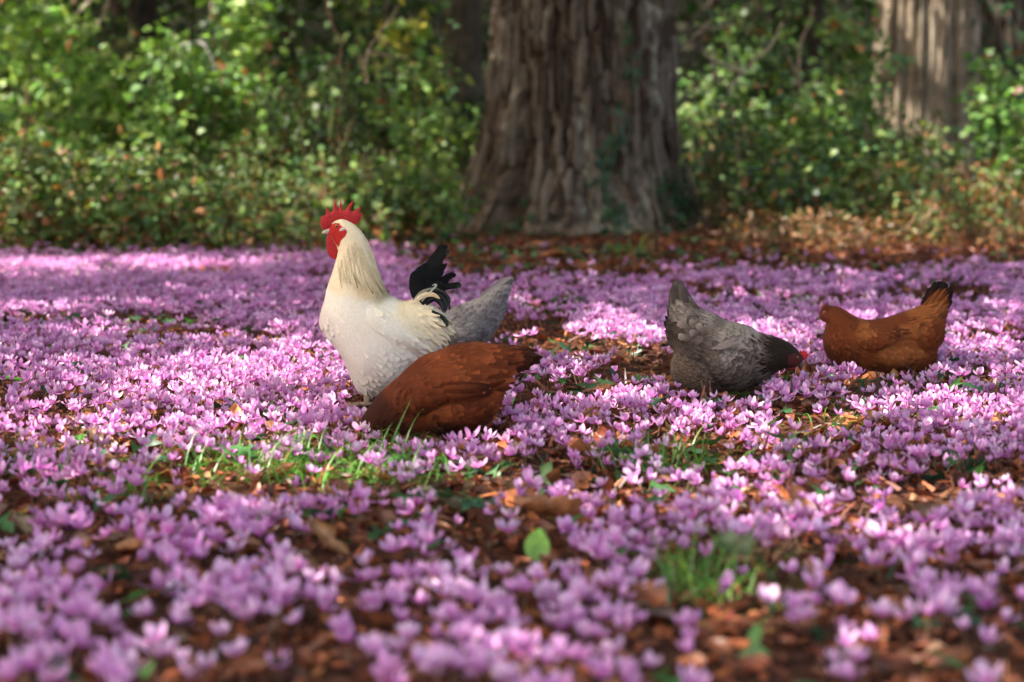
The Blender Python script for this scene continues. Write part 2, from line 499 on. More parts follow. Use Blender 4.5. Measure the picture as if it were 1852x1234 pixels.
# ------------------------------------------------------------------ overhead canopy: leaves stay out of the shafts through which the photo's sun flecks fall
FLECKS = []     # ('g', cx, cy, rx, ry) on the flower tops, ('v', Y, cx, cz, rx, rz) on upright foliage
def gfleck(px, py, rx, ry):
    cx, cy = on_ground(px, py, 0.085)
    x1, y1 = on_ground(px, py - ry, 0.085); x2, y2 = on_ground(px, py + ry, 0.085)
    FLECKS.append(('g', float(cx), float(cy), rx * float(cy) / FPX, max(0.06, abs(float(y1 - y2)) / 2)))
def vfleck(px, py, rx, ry, Y):
    cx, cz = on_plane(px, py, Y)
    FLECKS.append(('v', Y, float(cx), float(cz), rx * Y / FPX, ry * Y / FPX))
for a in [(40, 468, 90, 9), (150, 470, 80, 9), (230, 465, 60, 7), (330, 470, 70, 8), (480, 462, 30, 6),
          (90, 540, 50, 6), (260, 560, 60, 9), (430, 585, 90, 10), (520, 640, 110, 20), (330, 640, 100, 14), (300, 690, 90, 10), (420, 670, 90, 12), (560, 660, 60, 12), (80, 640, 60, 8), (560, 610, 50, 10),
          (60, 745, 60, 12), (130, 760, 70, 12), (230, 758, 50, 12), (330, 740, 60, 14), (420, 735, 70, 14), (520, 730, 70, 14), (610, 735, 60, 16), (560, 700, 50, 8),
          (985, 740, 50, 14), (1060, 745, 40, 10), (1000, 590, 60, 10), (1090, 575, 60, 12), (1150, 590, 60, 14), (960, 640, 50, 10), (1060, 650, 50, 8), (1130, 680, 40, 8),
          (1380, 585, 60, 13), (1440, 600, 50, 14), (1550, 560, 50, 8), (1640, 575, 30, 8), (1760, 590, 60, 16), (1820, 620, 60, 18), (1770, 650, 60, 10), (1350, 520, 40, 5),
          (1230, 735, 60, 14), (1300, 730, 60, 14), (1500, 660, 40, 10), (1560, 710, 60, 10), (1740, 720, 50, 8), (1830, 730, 40, 12),
          (1290, 845, 28, 12), (1390, 835, 40, 10), (1460, 850, 30, 12), (1560, 890, 40, 10), (1640, 930, 40, 10), (1720, 860, 40, 10), (1800, 850, 60, 14), (1380, 905, 30, 10), (1110, 848, 16, 8), (1080, 820, 20, 7), (840, 800, 40, 8), (1260, 1040, 26, 8), (390, 868, 16, 6), (1500, 760, 30, 6)]:
    gfleck(*a)
for a in [(40, 110, 80, 90, 17), (150, 60, 80, 60, 17.5), (110, 200, 90, 60, 17), (250, 215, 60, 60, 16.8), (330, 160, 90, 60, 17.2), (440, 110, 50, 60, 18), (330, 260, 80, 40, 16.6), (40, 300, 60, 40, 16.2), (200, 320, 70, 30, 16.2), (380, 330, 60, 30, 16.2),
          (620, 110, 40, 40, 18), (800, 180, 60, 50, 17.5), (770, 280, 70, 60, 17), (700, 330, 50, 40, 16.6), (760, 390, 70, 30, 16.2), (830, 40, 20, 60, 18),
          (1660, 60, 80, 100, 18.5), (1700, 190, 70, 100, 18.5), (1620, 40, 40, 80, 18.5), (1640, 150, 40, 60, 18.4), (1680, 290, 40, 40, 18.4), (1290, 80, 60, 60, 18.5), (1400, 130, 60, 60, 18.5), (1300, 150, 50, 50, 17.5),
          (1390, 230, 70, 50, 17), (1500, 260, 70, 50, 17), (1440, 320, 80, 30, 16.6), (1560, 210, 30, 50, 17), (1830, 220, 40, 50, 17.5), (1800, 330, 50, 40, 17), (1350, 440, 130, 22, 15.0), (1500, 420, 110, 30, 15.2), (1440, 450, 120, 16, 14.8), (1600, 330, 40, 30, 16.5)]:
    vfleck(*a)
fr = np.random.default_rng(99)
for k in range(110):
    px, py = fr.uniform(0, 1852), fr.uniform(480, 860)
    if 700 < px < 1200 and py < 520: continue
    if 570 < px < 970 and 340 < py < 800 or 1190 < px < 1480 and 490 < py < 710 or 1470 < px < 1740 and 490 < py < 670: continue
    s = (py - 190) / 500
    gfleck(px, py, fr.uniform(8, 26) * s, fr.uniform(3, 8) * s)
for k in range(90):
    px, py = fr.uniform(0, 1852), fr.uniform(20, 400)
    if 870 < px < 1260: continue
    vfleck(px, py, fr.uniform(8, 24), fr.uniform(8, 24), fr.uniform(16.2, 18.0))

LEAF_SM = blade(3, 2, lambda t: (0.12, 1.0, 0.12)[int(round(t * 2))], 1.0, 0.42, 0.0, 0.12)
LEAF_OV = blade(4, 3, lambda t: max(0.05, math.sin(math.pi * t ** 0.8) ** 0.8), 1.0, 0.36, 0.35, 0.15)

def build_canopy():
    r = np.random.default_rng(77)
    n, n2 = 105000, 5500
    G = np.stack([r.uniform(-7.5, 7.5, n), r.uniform(1.5, 28, n), np.full(n, 0.085)], -1)
    # unseen leaves added overhead to keep the thick trunk in shade
    g2 = np.stack([r.uniform(-0.8, 1.9, n2), r.uniform(15.2, 16.2, n2), r.uniform(0.0, 2.3, n2)], -1)
    g2 -= np.array(SUN) * ((g2[:, 2:] - 0.085) / SUN.z)
    G = np.concatenate([G, g2]); n += n2
    thin = r.random(n) < np.where((G[:, 1] > 14.2) & (G[:, 0] < -0.6), 0.15, np.where((G[:, 1] > 14.2) & (G[:, 0] > 1.6), 0.22, 1.0))
    thin[-n2:] = True
    G = G[thin]
    n3 = 40000
    G = np.concatenate([G, np.stack([r.uniform(-13, 13, n3), r.uniform(23, 42, n3), np.full(n3, 0.085)], -1)])
    n = len(G)
    h = r.uniform(3.9, 7.0, n) + np.where(np.arange(n) >= n - n3, 3.0, 0)
    S = np.array(SUN)
    P = G + S * ((h - 0.085) / S[2])[:, None]
    # unseen high leaves added to cast a soft broken shade on the birds
    for bx0, bx1, byy, bz, nb in ((-0.75, -0.05, 7.1, 0.62, 330), (-0.55, 0.15, 6.45, 0.4, 700), (-0.2, 0.1, 7.75, 0.4, 350), (0.4, 0.95, 7.25, 0.42, 620), (0.95, 1.55, 7.85, 0.42, 620)):
        T = np.stack([r.uniform(bx0, bx1, nb), np.full(nb, byy), r.uniform(0.05, bz, nb)], -1)
        hb = r.uniform(7.5, 10.0, nb)
        P = np.concatenate([P, T + S * ((hb - T[:, 2]) / S[2])[:, None]])
    nbough = len(P) - n
    n = len(P)
    G = np.concatenate([G, np.full((nbough, 3), -99.0)])
    keep = np.ones(n, bool)
    for f in FLECKS:
        if f[0] == 'g':
            keep &= (((G[:, 0] - f[1]) / (f[3] + 0.085)) ** 2 + ((G[:, 1] - f[2]) / (f[4] + 0.10)) ** 2) > 1
        else:
            t = (P[:, 1] - f[1]) / S[1]
            Q = P - S * t[:, None]
            keep &= (((Q[:, 0] - f[2]) / (f[4] + 0.085)) ** 2 + ((Q[:, 2] - f[3]) / (f[5] + 0.085)) ** 2) > 1
    P = P[keep]
    n = len(P)
    size = r.uniform(0.098, 0.182, n) * np.where(P[:, 1] > 18.5, 1.6, 1)
    rot = basis(rand_dirs(n, 0.0, r), rand_dirs(n, 1.4, r))
    ca = vary(pick([(0.05, 0.10, 0.02), (0.07, 0.13, 0.025), (0.04, 0.08, 0.02)], n, r=r), n, r=r)
    own = np.argmin([(P[:, 0] - t[1]) ** 2 + (P[:, 1] - t[2]) ** 2 for t in TREES], axis=0)
    for i, (root, x, y) in enumerate(TREES):
        m = own == i
        if m.sum() < 10: continue
        b = Bag()
        scatter(b, LEAF_SM[0], LEAF_SM[1], LEAF_SM[2] * 0.3, P[m], rot[m], size[m] * 1.3, ca[m], ca[m] * 1.2)
        b.obj('crown', M_LEAF, root, 'stuff', origin=root.location)
build_canopy()

# ------------------------------------------------------------------ far woodland
def far_wood():
    r = np.random.default_rng(8)
    n = 26000
    b = Bag()
    x, y = r.uniform(-15, 15, n), r.uniform(25, 36, n)
    z = r.uniform(0, 1, n) ** 1.2 * 5.5
    dens = fbm(x * 0.7, z * 0.9 + y * 0.3, 4)
    k = dens > 0.36
    x, y, z = x[k], y[k], z[k]
    P = np.stack([x, y, gz(x, y) + z], -1)
    m = len(P)
    c = vary(pick([(0.022, 0.045, 0.012), (0.04, 0.075, 0.02), (0.06, 0.10, 0.03), (0.05, 0.035, 0.02)], m, [0.4, 0.35, 0.15, 0.1], r), m, r=r)
    scatter(b, LEAF_SM[0], LEAF_SM[1], LEAF_SM[2] * 0.2, P, basis(rand_dirs(m, -0.1, r), rand_dirs(m, 0.5, r)), r.uniform(0.10, 0.24, m), c, c * 1.2)
    b.obj('far_woodland', M_LEAF, kind='stuff')
far_wood()

# ------------------------------------------------------------------ shrubs of the undergrowth
LEAF_ROUND = blade(4, 2, lambda t: (0.12, 0.95, 0.8, 0.08)[int(round(t * 3))], 1.0, 0.42, 0.25, 0.25)
LEAF_NARROW = blade(3, 3, lambda t: max(0.04, math.sin(math.pi * t ** 0.8)), 1.0, 0.20, 0.3, 0.2)
LEAF_MESHES = {}
def leaf_mesh(kind, tpl, c, mat, k):
    key = (kind, k)
    if key not in LEAF_MESHES:
        cc = np.outer(0.9 + 0.3 * tpl[2], np.asarray(c)) * (1 + 0.08 * np.abs(tpl[3]))[:, None]
        LEAF_MESHES[key] = make_mesh('leaf', tpl[0], tpl[1], cc, mat)
    return LEAF_MESHES[key]

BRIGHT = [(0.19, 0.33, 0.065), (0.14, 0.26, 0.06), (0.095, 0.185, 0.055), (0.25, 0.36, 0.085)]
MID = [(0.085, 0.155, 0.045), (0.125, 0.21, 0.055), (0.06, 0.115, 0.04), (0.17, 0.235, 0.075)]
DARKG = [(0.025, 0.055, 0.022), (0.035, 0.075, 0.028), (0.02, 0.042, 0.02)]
OLIVE = [(0.13, 0.175, 0.055), (0.19, 0.205, 0.065), (0.09, 0.14, 0.045)]
RUST = [(0.22, 0.085, 0.03), (0.15, 0.06, 0.025), (0.28, 0.13, 0.05)]
TAN = [(0.30, 0.185, 0.095), (0.24, 0.125, 0.06), (0.21, 0.085, 0.038), (0.16, 0.14, 0.055)]

def shrub(name, label, px, Y, top_py, wpx, n, pal, size, dry=0.06, canes=16, tpl=LEAF_ROUND, seed=0, cat='shrub', base=0.0, nleaf=26, depth=0.8, dead=RUST):
    r = np.random.default_rng(1000 + seed)
    x0 = float(on_plane(px, 300, Y)[0])
    top = float(on_plane(px, top_py, Y)[1])
    rad = wpx / 2 * Y / FPX
    g = float(gz(x0, Y))
    H = top - g
    root = thing(name, label, cat, (x0, Y, g))
    wood, fol = Bag(), Bag()
    pos, dirs, tags = [], [], []
    per = max(6, int(n / canes))
    for k in range(canes):
        bx, by = r.uniform(-0.55, 0.55) * rad, r.uniform(-0.5, 0.5) * depth
        ex, ey = bx + r.normal() * rad * 0.5, by + r.normal() * depth * 0.5
        ex = np.clip(ex, -rad * 1.1, rad * 1.1)
        hh = H * r.uniform(0.45, 1.12) * (1 - 0.3 * abs(ex / rad) ** 2)
        droop = r.uniform(0.0, 0.45)
        P = spline([(bx, by, -0.03), (bx * 0.7 + ex * 0.3, by * 0.7 + ey * 0.3, hh * 0.55), (bx * 0.3 + ex * 0.7, by * 0.3 + ey * 0.7, hh), (ex * 1.1, ey - 0.1, hh * (1 - droop * 0.5))], 14)
        P += r.normal(size=P.shape) * 0.012
        V, F = tube(P, np.linspace(0.009, 0.003, 14), 5)
        wood.add(V, F, vary(pick([(0.16, 0.10, 0.06), (0.10, 0.13, 0.05), (0.24, 0.17, 0.11)], 1, r=r), 1, r=r))
        s = r.uniform(0.08 + base, 1, per) ** 0.85 * 13
        i = np.clip(s.astype(int), 0, 12)
        Q = P[i] + (P[i + 1] - P[i]) * (s - i)[:, None]
        off = r.normal(size=(per, 3)) * np.array([0.085, 0.10, 0.060])
        pos.append(Q + off); d = off + r.normal(size=(per, 3)) * 0.05; d[:, 2] -= 0.02
        dirs.append(d)
    pos = np.concatenate(pos); dirs = np.concatenate(dirs)
    pos[:, 2] = np.maximum(pos[:, 2], 0.03)
    m = len(pos)
    c = vary(pick(pal, m, r=r), m, 0.22, 0.08, r=r)
    lowf = np.clip(1 - pos[:, 2] / (0.55 * max(H, 0.3)), 0, 1)
    isdry = r.random(m) < dry * (0.5 + 2.5 * lowf)
    c[isdry] = vary(pick(dead, int(isdry.sum()), r=r), int(isdry.sum()), r=r)
    nrm = rand_dirs(m, 1.1, r)
    nrm[:, 1] -= 0.35
    rot = basis(dirs, nrm)
    sz = r.uniform(0.65, 1.25, m) * size
    # leaves that can be told apart: the big ones on the side one looks at
    front = np.argsort(pos[:, 1] - 0.6 * sz / size + r.random(m) * 0.3)[:nleaf]
    isl = np.zeros(m, bool); isl[front] = True
    scatter(fol, tpl[0], tpl[1], tpl[2] * 0.5, pos[~isl], rot[~isl], sz[~isl], c[~isl], c[~isl] * 1.25)
    wood.obj('stem', M_TWIG, root)
    fol.obj('foliage', M_LEAF, root, 'stuff')
    tname = 'r' if tpl is LEAF_ROUND else ('n' if tpl is LEAF_NARROW else 'o')
    for q, j in enumerate(np.where(isl)[0]):
        pal2 = pal if not isdry[j] else dead
        k = int(r.integers(len(pal2)))
        me = leaf_mesh(tname + str(pal2[k]), tpl, pal2[k], M_LEAF if not isdry[j] else M_DRY, 0)
        o = link('leaf', me, root)
        Mx = Matrix(rot[j].tolist()).to_4x4()
        Mx.translation = Vector(pos[j])
        o.matrix_local = Mx @ Matrix.Scale(float(sz[j]) * 1.1, 4)
    return root

S = shrub
S('bramble_bush', 'tall bright lime green bramble at the left edge of the thicket', 30, 17.4, -60, 260, 1900, BRIGHT, 0.085, 0.05, seed=1)
S('bramble_bush', 'sunlit yellow green bramble mounded in front of the broad blackish trunk', 190, 17.0, 70, 260, 1800, BRIGHT, 0.080, 0.06, seed=2)
S('bramble_bush', 'sunlit bramble with pale arching canes below the slim dark trunk', 350, 17.0, 90, 230, 1700, BRIGHT[:3] + MID[:1], 0.075, 0.05, seed=3)
S('leafy_shrub', 'loose green shrub with lime leaves standing tall in front of the slim dark trunk', 455, 18.6, 10, 160, 420, BRIGHT, 0.085, 0.10, canes=9, seed=4)
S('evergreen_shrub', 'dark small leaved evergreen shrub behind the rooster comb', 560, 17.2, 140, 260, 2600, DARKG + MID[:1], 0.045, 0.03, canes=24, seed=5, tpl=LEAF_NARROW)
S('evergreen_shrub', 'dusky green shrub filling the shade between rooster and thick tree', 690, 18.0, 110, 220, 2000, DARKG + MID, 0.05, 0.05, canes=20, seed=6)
S('leafy_shrub', 'fresh green shrub leaning against the left flank of the thick tree', 800, 17.1, 150, 190, 1500, BRIGHT[1:] + MID[1:2], 0.06, 0.05, seed=7)
S('bramble_bush', 'low olive bramble with brown leaves along the left flower edge', 60, 14.6, 270, 280, 1200, OLIVE + MID, 0.065, 0.20, seed=8, depth=0.5)
S('bramble_bush', 'low dull green bramble trailing toward the flowers, between olive one and feathery sprays', 260, 14.6, 275, 260, 1200, MID + OLIVE[:1], 0.062, 0.20, seed=9, depth=0.5)
S('bramble_bush', 'low feathery green spray with rust leaves left of the rooster', 440, 14.6, 270, 250, 1200, MID + OLIVE, 0.050, 0.20, seed=10, depth=0.5, tpl=LEAF_NARROW)
S('bramble_bush', 'low tangle of green and tan leaves directly behind the rooster head', 610, 15.0, 290, 220, 900, MID + OLIVE, 0.058, 0.18, seed=11, depth=0.5)
S('bramble_bush', 'small bright green bramble with yellow brown leaves at the left foot of thick tree', 750, 15.3, 300, 170, 800, BRIGHT[1:] + OLIVE, 0.058, 0.14, seed=12, depth=0.4)
S('leafy_shrub', 'airy green shrub with bare pale twigs just right of the thick tree', 1300, 18.6, 40, 220, 850, MID + BRIGHT[2:3], 0.07, 0.06, seed=13)
S('evergreen_shrub', 'dark pointed evergreen sprig standing close to the right flank of thick tree', 1310, 16.2, 195, 120, 800, DARKG, 0.05, 0.02, canes=9, seed=14, tpl=LEAF_NARROW, depth=0.3)
S('leafy_shrub', 'sunlit pale green shrub midway between thick tree and pale ridged trunk', 1440, 17.0, 160, 220, 1500, BRIGHT[1:] + MID, 0.065, 0.08, seed=15)
S('leafy_shrub', 'mixed green shrub with orange leaves crowding the left side of the pale ridged trunk', 1570, 17.2, 170, 190, 1100, MID + OLIVE[:1], 0.062, 0.10, seed=16)
S('leafy_shrub', 'thin dark green shrub covering the foot of the pale ridged trunk', 1690, 17.3, 235, 180, 520, MID + DARKG, 0.058, 0.10, seed=17)
S('leafy_shrub', 'bright leafed shrub under the ivy at the right edge', 1830, 17.3, 140, 170, 900, BRIGHT[1:3] + MID[1:2], 0.085, 0.05, seed=18)
S('leafy_shrub', 'tall green shrub in the gap behind the bare pale branches', 1450, 20.5, -60, 330, 1700, MID + DARKG, 0.08, 0.06, canes=22, seed=19)
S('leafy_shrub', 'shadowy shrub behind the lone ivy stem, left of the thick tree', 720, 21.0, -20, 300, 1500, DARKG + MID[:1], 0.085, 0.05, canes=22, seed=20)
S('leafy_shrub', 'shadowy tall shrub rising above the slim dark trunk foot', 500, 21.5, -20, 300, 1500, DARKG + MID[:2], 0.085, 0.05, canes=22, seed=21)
S('bramble_bush', 'low dark bramble on the right of the mossy root', 1400, 15.9, 300, 220, 1000, MID + DARKG, 0.058, 0.18, seed=22, depth=0.5)
S('bramble_bush', 'low bramble scattered with rust leaves in front of the pale ridged trunk', 1590, 15.9, 310, 240, 900, MID + OLIVE, 0.058, 0.24, seed=23, depth=0.5)
S('dead_bracken', 'heap of russet dead bracken at the far right edge', 1790, 15.9, 330, 260, 1500, RUST + OLIVE + MID[:1], 0.058, 0.45, canes=22, seed=24, tpl=LEAF_NARROW, depth=0.6, cat='bracken')
S('dead_bracken', 'low tan dead bracken fronds behind the right hens', 1480, 14.9, 405, 330, 1100, TAN, 0.060, 0.3, canes=22, seed=25, tpl=LEAF_NARROW, depth=0.5, cat='bracken')
S('dead_bracken', 'russet bracken and dry stalks spreading below the pale ridged trunk', 1680, 15.2, 380, 260, 800, RUST + OLIVE + MID[:2], 0.055, 0.4, canes=18, seed=26, tpl=LEAF_NARROW, depth=0.5, cat='bracken')
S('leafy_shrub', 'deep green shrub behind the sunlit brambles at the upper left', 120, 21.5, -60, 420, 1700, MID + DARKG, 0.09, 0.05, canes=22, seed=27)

S('weed_patch', 'lowest green weeds at the flower edge, far left corner', 60, 14.3, 385, 300, 520, MID + OLIVE, 0.05, 0.2, seed=41, cat='weeds', depth=0.3)
S('weed_patch', 'low green weeds touching the bright row of flowers below the sunlit brambles', 290, 14.3, 385, 260, 480, MID + BRIGHT[2:3], 0.05, 0.2, seed=42, cat='weeds', depth=0.3)
S('weed_patch', 'low green weeds at the flower edge just left of the rooster head', 490, 14.4, 385, 220, 420, MID + OLIVE, 0.05, 0.25, seed=43, cat='weeds', depth=0.3)
S('sapling', 'slim leafy sapling standing left of the lone ivy stem at the top edge', 640, 18.5, -60, 90, 220, BRIGHT[1:] + OLIVE, 0.085, 0.05, canes=3, seed=31, base=0.45, cat='sapling', depth=0.2)
S('sapling', 'slim sapling with big yellow green leaves between two dark trunks', 470, 19.0, -60, 110, 170, BRIGHT, 0.10, 0.05, canes=3, seed=32, base=0.5, cat='sapling', depth=0.2)
S('sapling', 'thin sapling with yellowing leaves at the top edge beside the thick tree', 745, 18.3, -60, 90, 110, [(0.42, 0.36, 0.05), (0.30, 0.30, 0.06)] + BRIGHT[:1], 0.10, 0.0, canes=3, seed=33, base=0.6, cat='sapling', depth=0.2)
S('sapling', 'thin twiggy sapling left of the pale ridged trunk', 1545, 18.0, -60, 80, 160, MID + BRIGHT[2:3], 0.08, 0.10, canes=3, seed=34, base=0.35, cat='sapling', depth=0.2)

# bare branches standing in the undergrowth
def branch(label, Y, path, r0, c=(0.34, 0.26, 0.19), side=()):
    xs = [(*on_plane(px, py, Y), dy) for px, py, dy in path]
    P = np.array([(float(x), Y + dy, float(z)) for x, z, dy in xs])
    root = thing('bare_branch', label, 'branch', tuple(P[0]))
    def go(name, P):
        Q = spline(P, 16); Q[1:] += np.random.default_rng(int(abs(P[0][0]) * 1000)).normal(size=(15, 3)) * 0.006
        V, F = tube(Q - np.asarray(root.location), np.linspace(r0, r0 * 0.45, 16), 6)
        obj(name, V, F, np.broadcast_to(C(*c), (len(V), 3)), M_TWIG, root)
    go('stem', P)
    for s in side:
        Q = np.array([(float(on_plane(px, py, Y)[0]), Y + dy, float(on_plane(px, py, Y)[1])) for px, py, dy in s])
        go('twig', Q)
branch('pale bare branch slanting up to the upper right of the thick tree', 16.9, [(1310, 175, 0), (1345, 130, 0.1), (1390, 90, 0.1), (1420, 40, 0.2)], 0.016, side=[[(1345, 130, 0.1), (1285, 108, 0), (1270, 85, 0)], [(1290, 112, 0), (1300, 150, 0)]])
branch('short forked pale branch touching the right side of the thick tree top', 16.9, [(1232, 92, 0), (1262, 60, 0), (1330, 42, 0.1)], 0.014, side=[[(1262, 60, 0), (1290, 30, 0)]])
branch('brown upright dead stem midway between the two big trees', 17.0, [(1452, 250, 0), (1445, 150, 0), (1450, 90, 0.1), (1480, 10, 0.2)], 0.016, (0.24, 0.17, 0.11), side=[[(1448, 160, 0), (1425, 100, 0)]])
branch('pale bent twig arching above the dusky shrub behind the rooster', 17.0, [(662, 150, 0), (668, 90, 0), (705, 40, 0), (720, 10, 0)], 0.013, side=[[(664, 95, 0), (735, 105, 0)]])
branch('thin brown hanging branch with tufts of leaves left of the lone ivy stem', 17.1, [(585, -20, 0), (600, 40, 0), (614, 80, 0), (618, 150, 0)], 0.012, (0.27, 0.17, 0.11))
branch('pale leaning cane at the upper left in front of the broad blackish trunk', 17.8, [(122, 40, 0), (150, 15, 0), (180, -20, 0)], 0.014, (0.42, 0.35, 0.29))
branch('second short pale cane beside the leaning cane at the upper left', 17.8, [(172, 52, 0), (190, 20, 0), (200, -15, 0)], 0.011, (0.36, 0.28, 0.2))
branch('silvery arching dead cane in the sunlit bramble thicket', 16.7, [(270, 165, 0), (285, 110, 0), (320, 85, 0), (370, 80, 0), (390, 130, 0)], 0.011, (0.44, 0.42, 0.42))
branch('long thin green cane running over the low tangle toward the rooster comb', 15.7, [(500, 420, 0), (550, 385, 0), (620, 330, 0), (760, 300, 0.1)], 0.008, (0.12, 0.18, 0.07))
branch('pale dry stalk lying slantwise in the dead bracken', 15.0, [(1660, 425, 0), (1685, 380, 0), (1690, 350, 0)], 0.012, (0.36, 0.27, 0.18))

# ------------------------------------------------------------------ ivy
IVY_TPL = blade(4, 5, lambda t: max(0.05, (1 - t) ** 0.7 * (0.75 + 0.45 * math.cos(t * 9))), 1.0, 0.52, 0.15, 0.2)
IVYC = [(0.020, 0.058, 0.024), (0.030, 0.085, 0.030), (0.05, 0.12, 0.042)]
IVY_ME = [make_mesh('leaf', IVY_TPL[0], IVY_TPL[1], np.outer(0.85 + 0.3 * IVY_TPL[2], c), M_IVY) for c in IVYC]
def ivy_on(label, rfun, cx, cy, pts, n, size=0.055, spread=0.05, seed=0, bright=0):
    """pts: (theta, z) path of the creeping stem on the trunk"""
    r = np.random.default_rng(300 + seed)
    Q = spline(pts, 24)
    R = np.array([float(rfun(np.array(a), np.array(b))) for a, b in Q]) + 0.035
    P = np.stack([cx + np.sin(Q[:, 0]) * R, cy - np.cos(Q[:, 0]) * R, Q[:, 1]], -1)
    root = thing('ivy_plant', label, 'ivy', tuple(P[0]))
    V, F = tube(P - P[0], np.linspace(0.008, 0.003, 24), 5)
    obj('stem', V, F, np.broadcast_to(C(0.12, 0.085, 0.055), (len(V), 3)), M_TWIG, root)
    for k in range(n):
        i = r.integers(1, 24)
        th = Q[i, 0] + r.normal() * spread / R[i]
        z = Q[i, 1] + r.normal() * 0.04
        rr = float(rfun(np.array(th), np.array(z))) + 0.04 + r.random() * 0.03
        nrm = np.array([[math.sin(th) + r.normal() * 0.35, -math.cos(th) + r.normal() * 0.2, 0.35 + r.normal() * 0.3]])
        d = np.array([[r.normal() * 0.5, -0.2, -1 + r.normal() * 0.4]])
        Mx = Matrix(basis(d, nrm)[0].tolist()).to_4x4()
        Mx.translation = Vector((cx + math.sin(th) * rr - P[0][0], cy - math.cos(th) * rr - P[0][1], z - P[0][2]))
        o = link('leaf', IVY_ME[int(r.integers(3)) if not bright else 2], root)
        o.matrix_local = Mx @ Matrix.Scale(size * r.uniform(0.75, 1.3), 4)
ivy_on('ivy strand climbing the middle right of the thick trunk in scattered dark clumps', MAIN_R, TREE_X, TREE_Y, [(0.20, 0.02), (0.22, 0.25), (0.14, 0.45), (0.28, 0.66), (0.36, 0.85)], 75, seed=1)
ivy_on('short ivy strand high on the right side of the thick trunk', MAIN_R, TREE_X, TREE_Y, [(0.46, 0.95), (0.50, 1.15), (0.47, 1.45)], 16, 0.05, 0.03, seed=2)
ivy_on('dense ivy sprawling over the mossy right root of the thick trunk', MAIN_R, TREE_X, TREE_Y, [(0.75, 0.03), (0.82, 0.15), (0.95, 0.28), (0.85, 0.42)], 64, 0.065, 0.12, seed=3)
ivy_on('sparse ivy sprig at the crease of the left buttress of the thick trunk', MAIN_R, TREE_X, TREE_Y, [(-0.62, 0.02), (-0.58, 0.1), (-0.5, 0.22)], 10, 0.06, 0.05, seed=4)
def r2f(TH, Z): return np.full_like(np.asarray(TH, float), T2[2] + 0.03)
def r3f(TH, Z): return np.full_like(np.asarray(TH, float), T3[2] + 0.05)
ivy_on('ivy draped down the right edge of the pale ridged trunk', r2f, T2[1], 19.0, [(0.95, 0.1), (1.05, 0.6), (0.9, 1.2), (1.1, 2.0)], 60, 0.07, 0.09, seed=5)
ivy_on('heavy ivy curtain on the dark narrow trunk at the right', r3f, T3[1], 20.5, [(0.3, 0.1), (0.1, 0.7), (0.4, 1.3), (0.1, 2.1)], 110, 0.08, 0.16, seed=6)
def lone(TH, Z): return np.full_like(np.asarray(TH, float), 0.02)
lx = float(on_plane(812, 100, 16.8)[0])
ivy_on('lone upright ivy covered stem between rooster and thick tree', lone, lx, 16.8, [(0, 0.6), (0.2, 1.0), (-0.2, 1.4), (0.1, 1.9)], 24, 0.05, 0.03, seed=7, bright=1)

# ------------------------------------------------------------------ birds
def in_poly(X, Z, poly):
    x, z = poly[:, 0], poly[:, 1]
    ins = np.zeros(X.shape, bool)
    j = len(poly) - 1
    for i in range(len(poly)):
        c = ((z[i] > Z) != (z[j] > Z))
        with np.errstate(divide='ignore', invalid='ignore'):
            xi = (x[j] - x[i]) * (Z - z[i]) / (z[j] - z[i] + 1e-12) + x[i]
        ins ^= c & (X < xi)
        j = i
    return ins

def poisson(mask, cell, iters=260):
    """solve laplacian(u) = -4 inside the mask (u = 0 outside); a disc gives a sphere's squared depth"""
    u = np.zeros(mask.shape)
    h2 = 4 * cell * cell
    ii, jj = np.indices(mask.shape)
    red = mask & ((ii + jj) % 2 == 0); blk = mask & ((ii + jj) % 2 == 1)
    om = 2 / (1 + math.sin(math.pi / max(12, 0.55 * min(mask.shape))))
    for _ in range(iters):
        for mk in (red, blk):
            s = np.zeros_like(u)
            s[1:-1, 1:-1] = u[:-2, 1:-1] + u[2:, 1:-1] + u[1:-1, :-2] + u[1:-1, 2:]
            u[mk] += om * ((s[mk] + h2) / 4 - u[mk])
    return np.maximum(u, 0)

def closed_spline(P, per=6):
    P = np.asarray(P, float)
    Q = np.vstack([P[-2:], P, P[:3]])
    out = []
    for i in range(2, len(P) + 2):
        a, b, c, d = Q[i - 1], Q[i], Q[i + 1], Q[i + 2]
        for t in np.linspace(0, 1, per, endpoint=False):
            out.append(0.5 * (2 * b + (c - a) * t + (2 * a - 5 * b + 4 * c - d) * t * t + (3 * b - a - 3 * c + d) * t ** 3))
    return np.array(out)

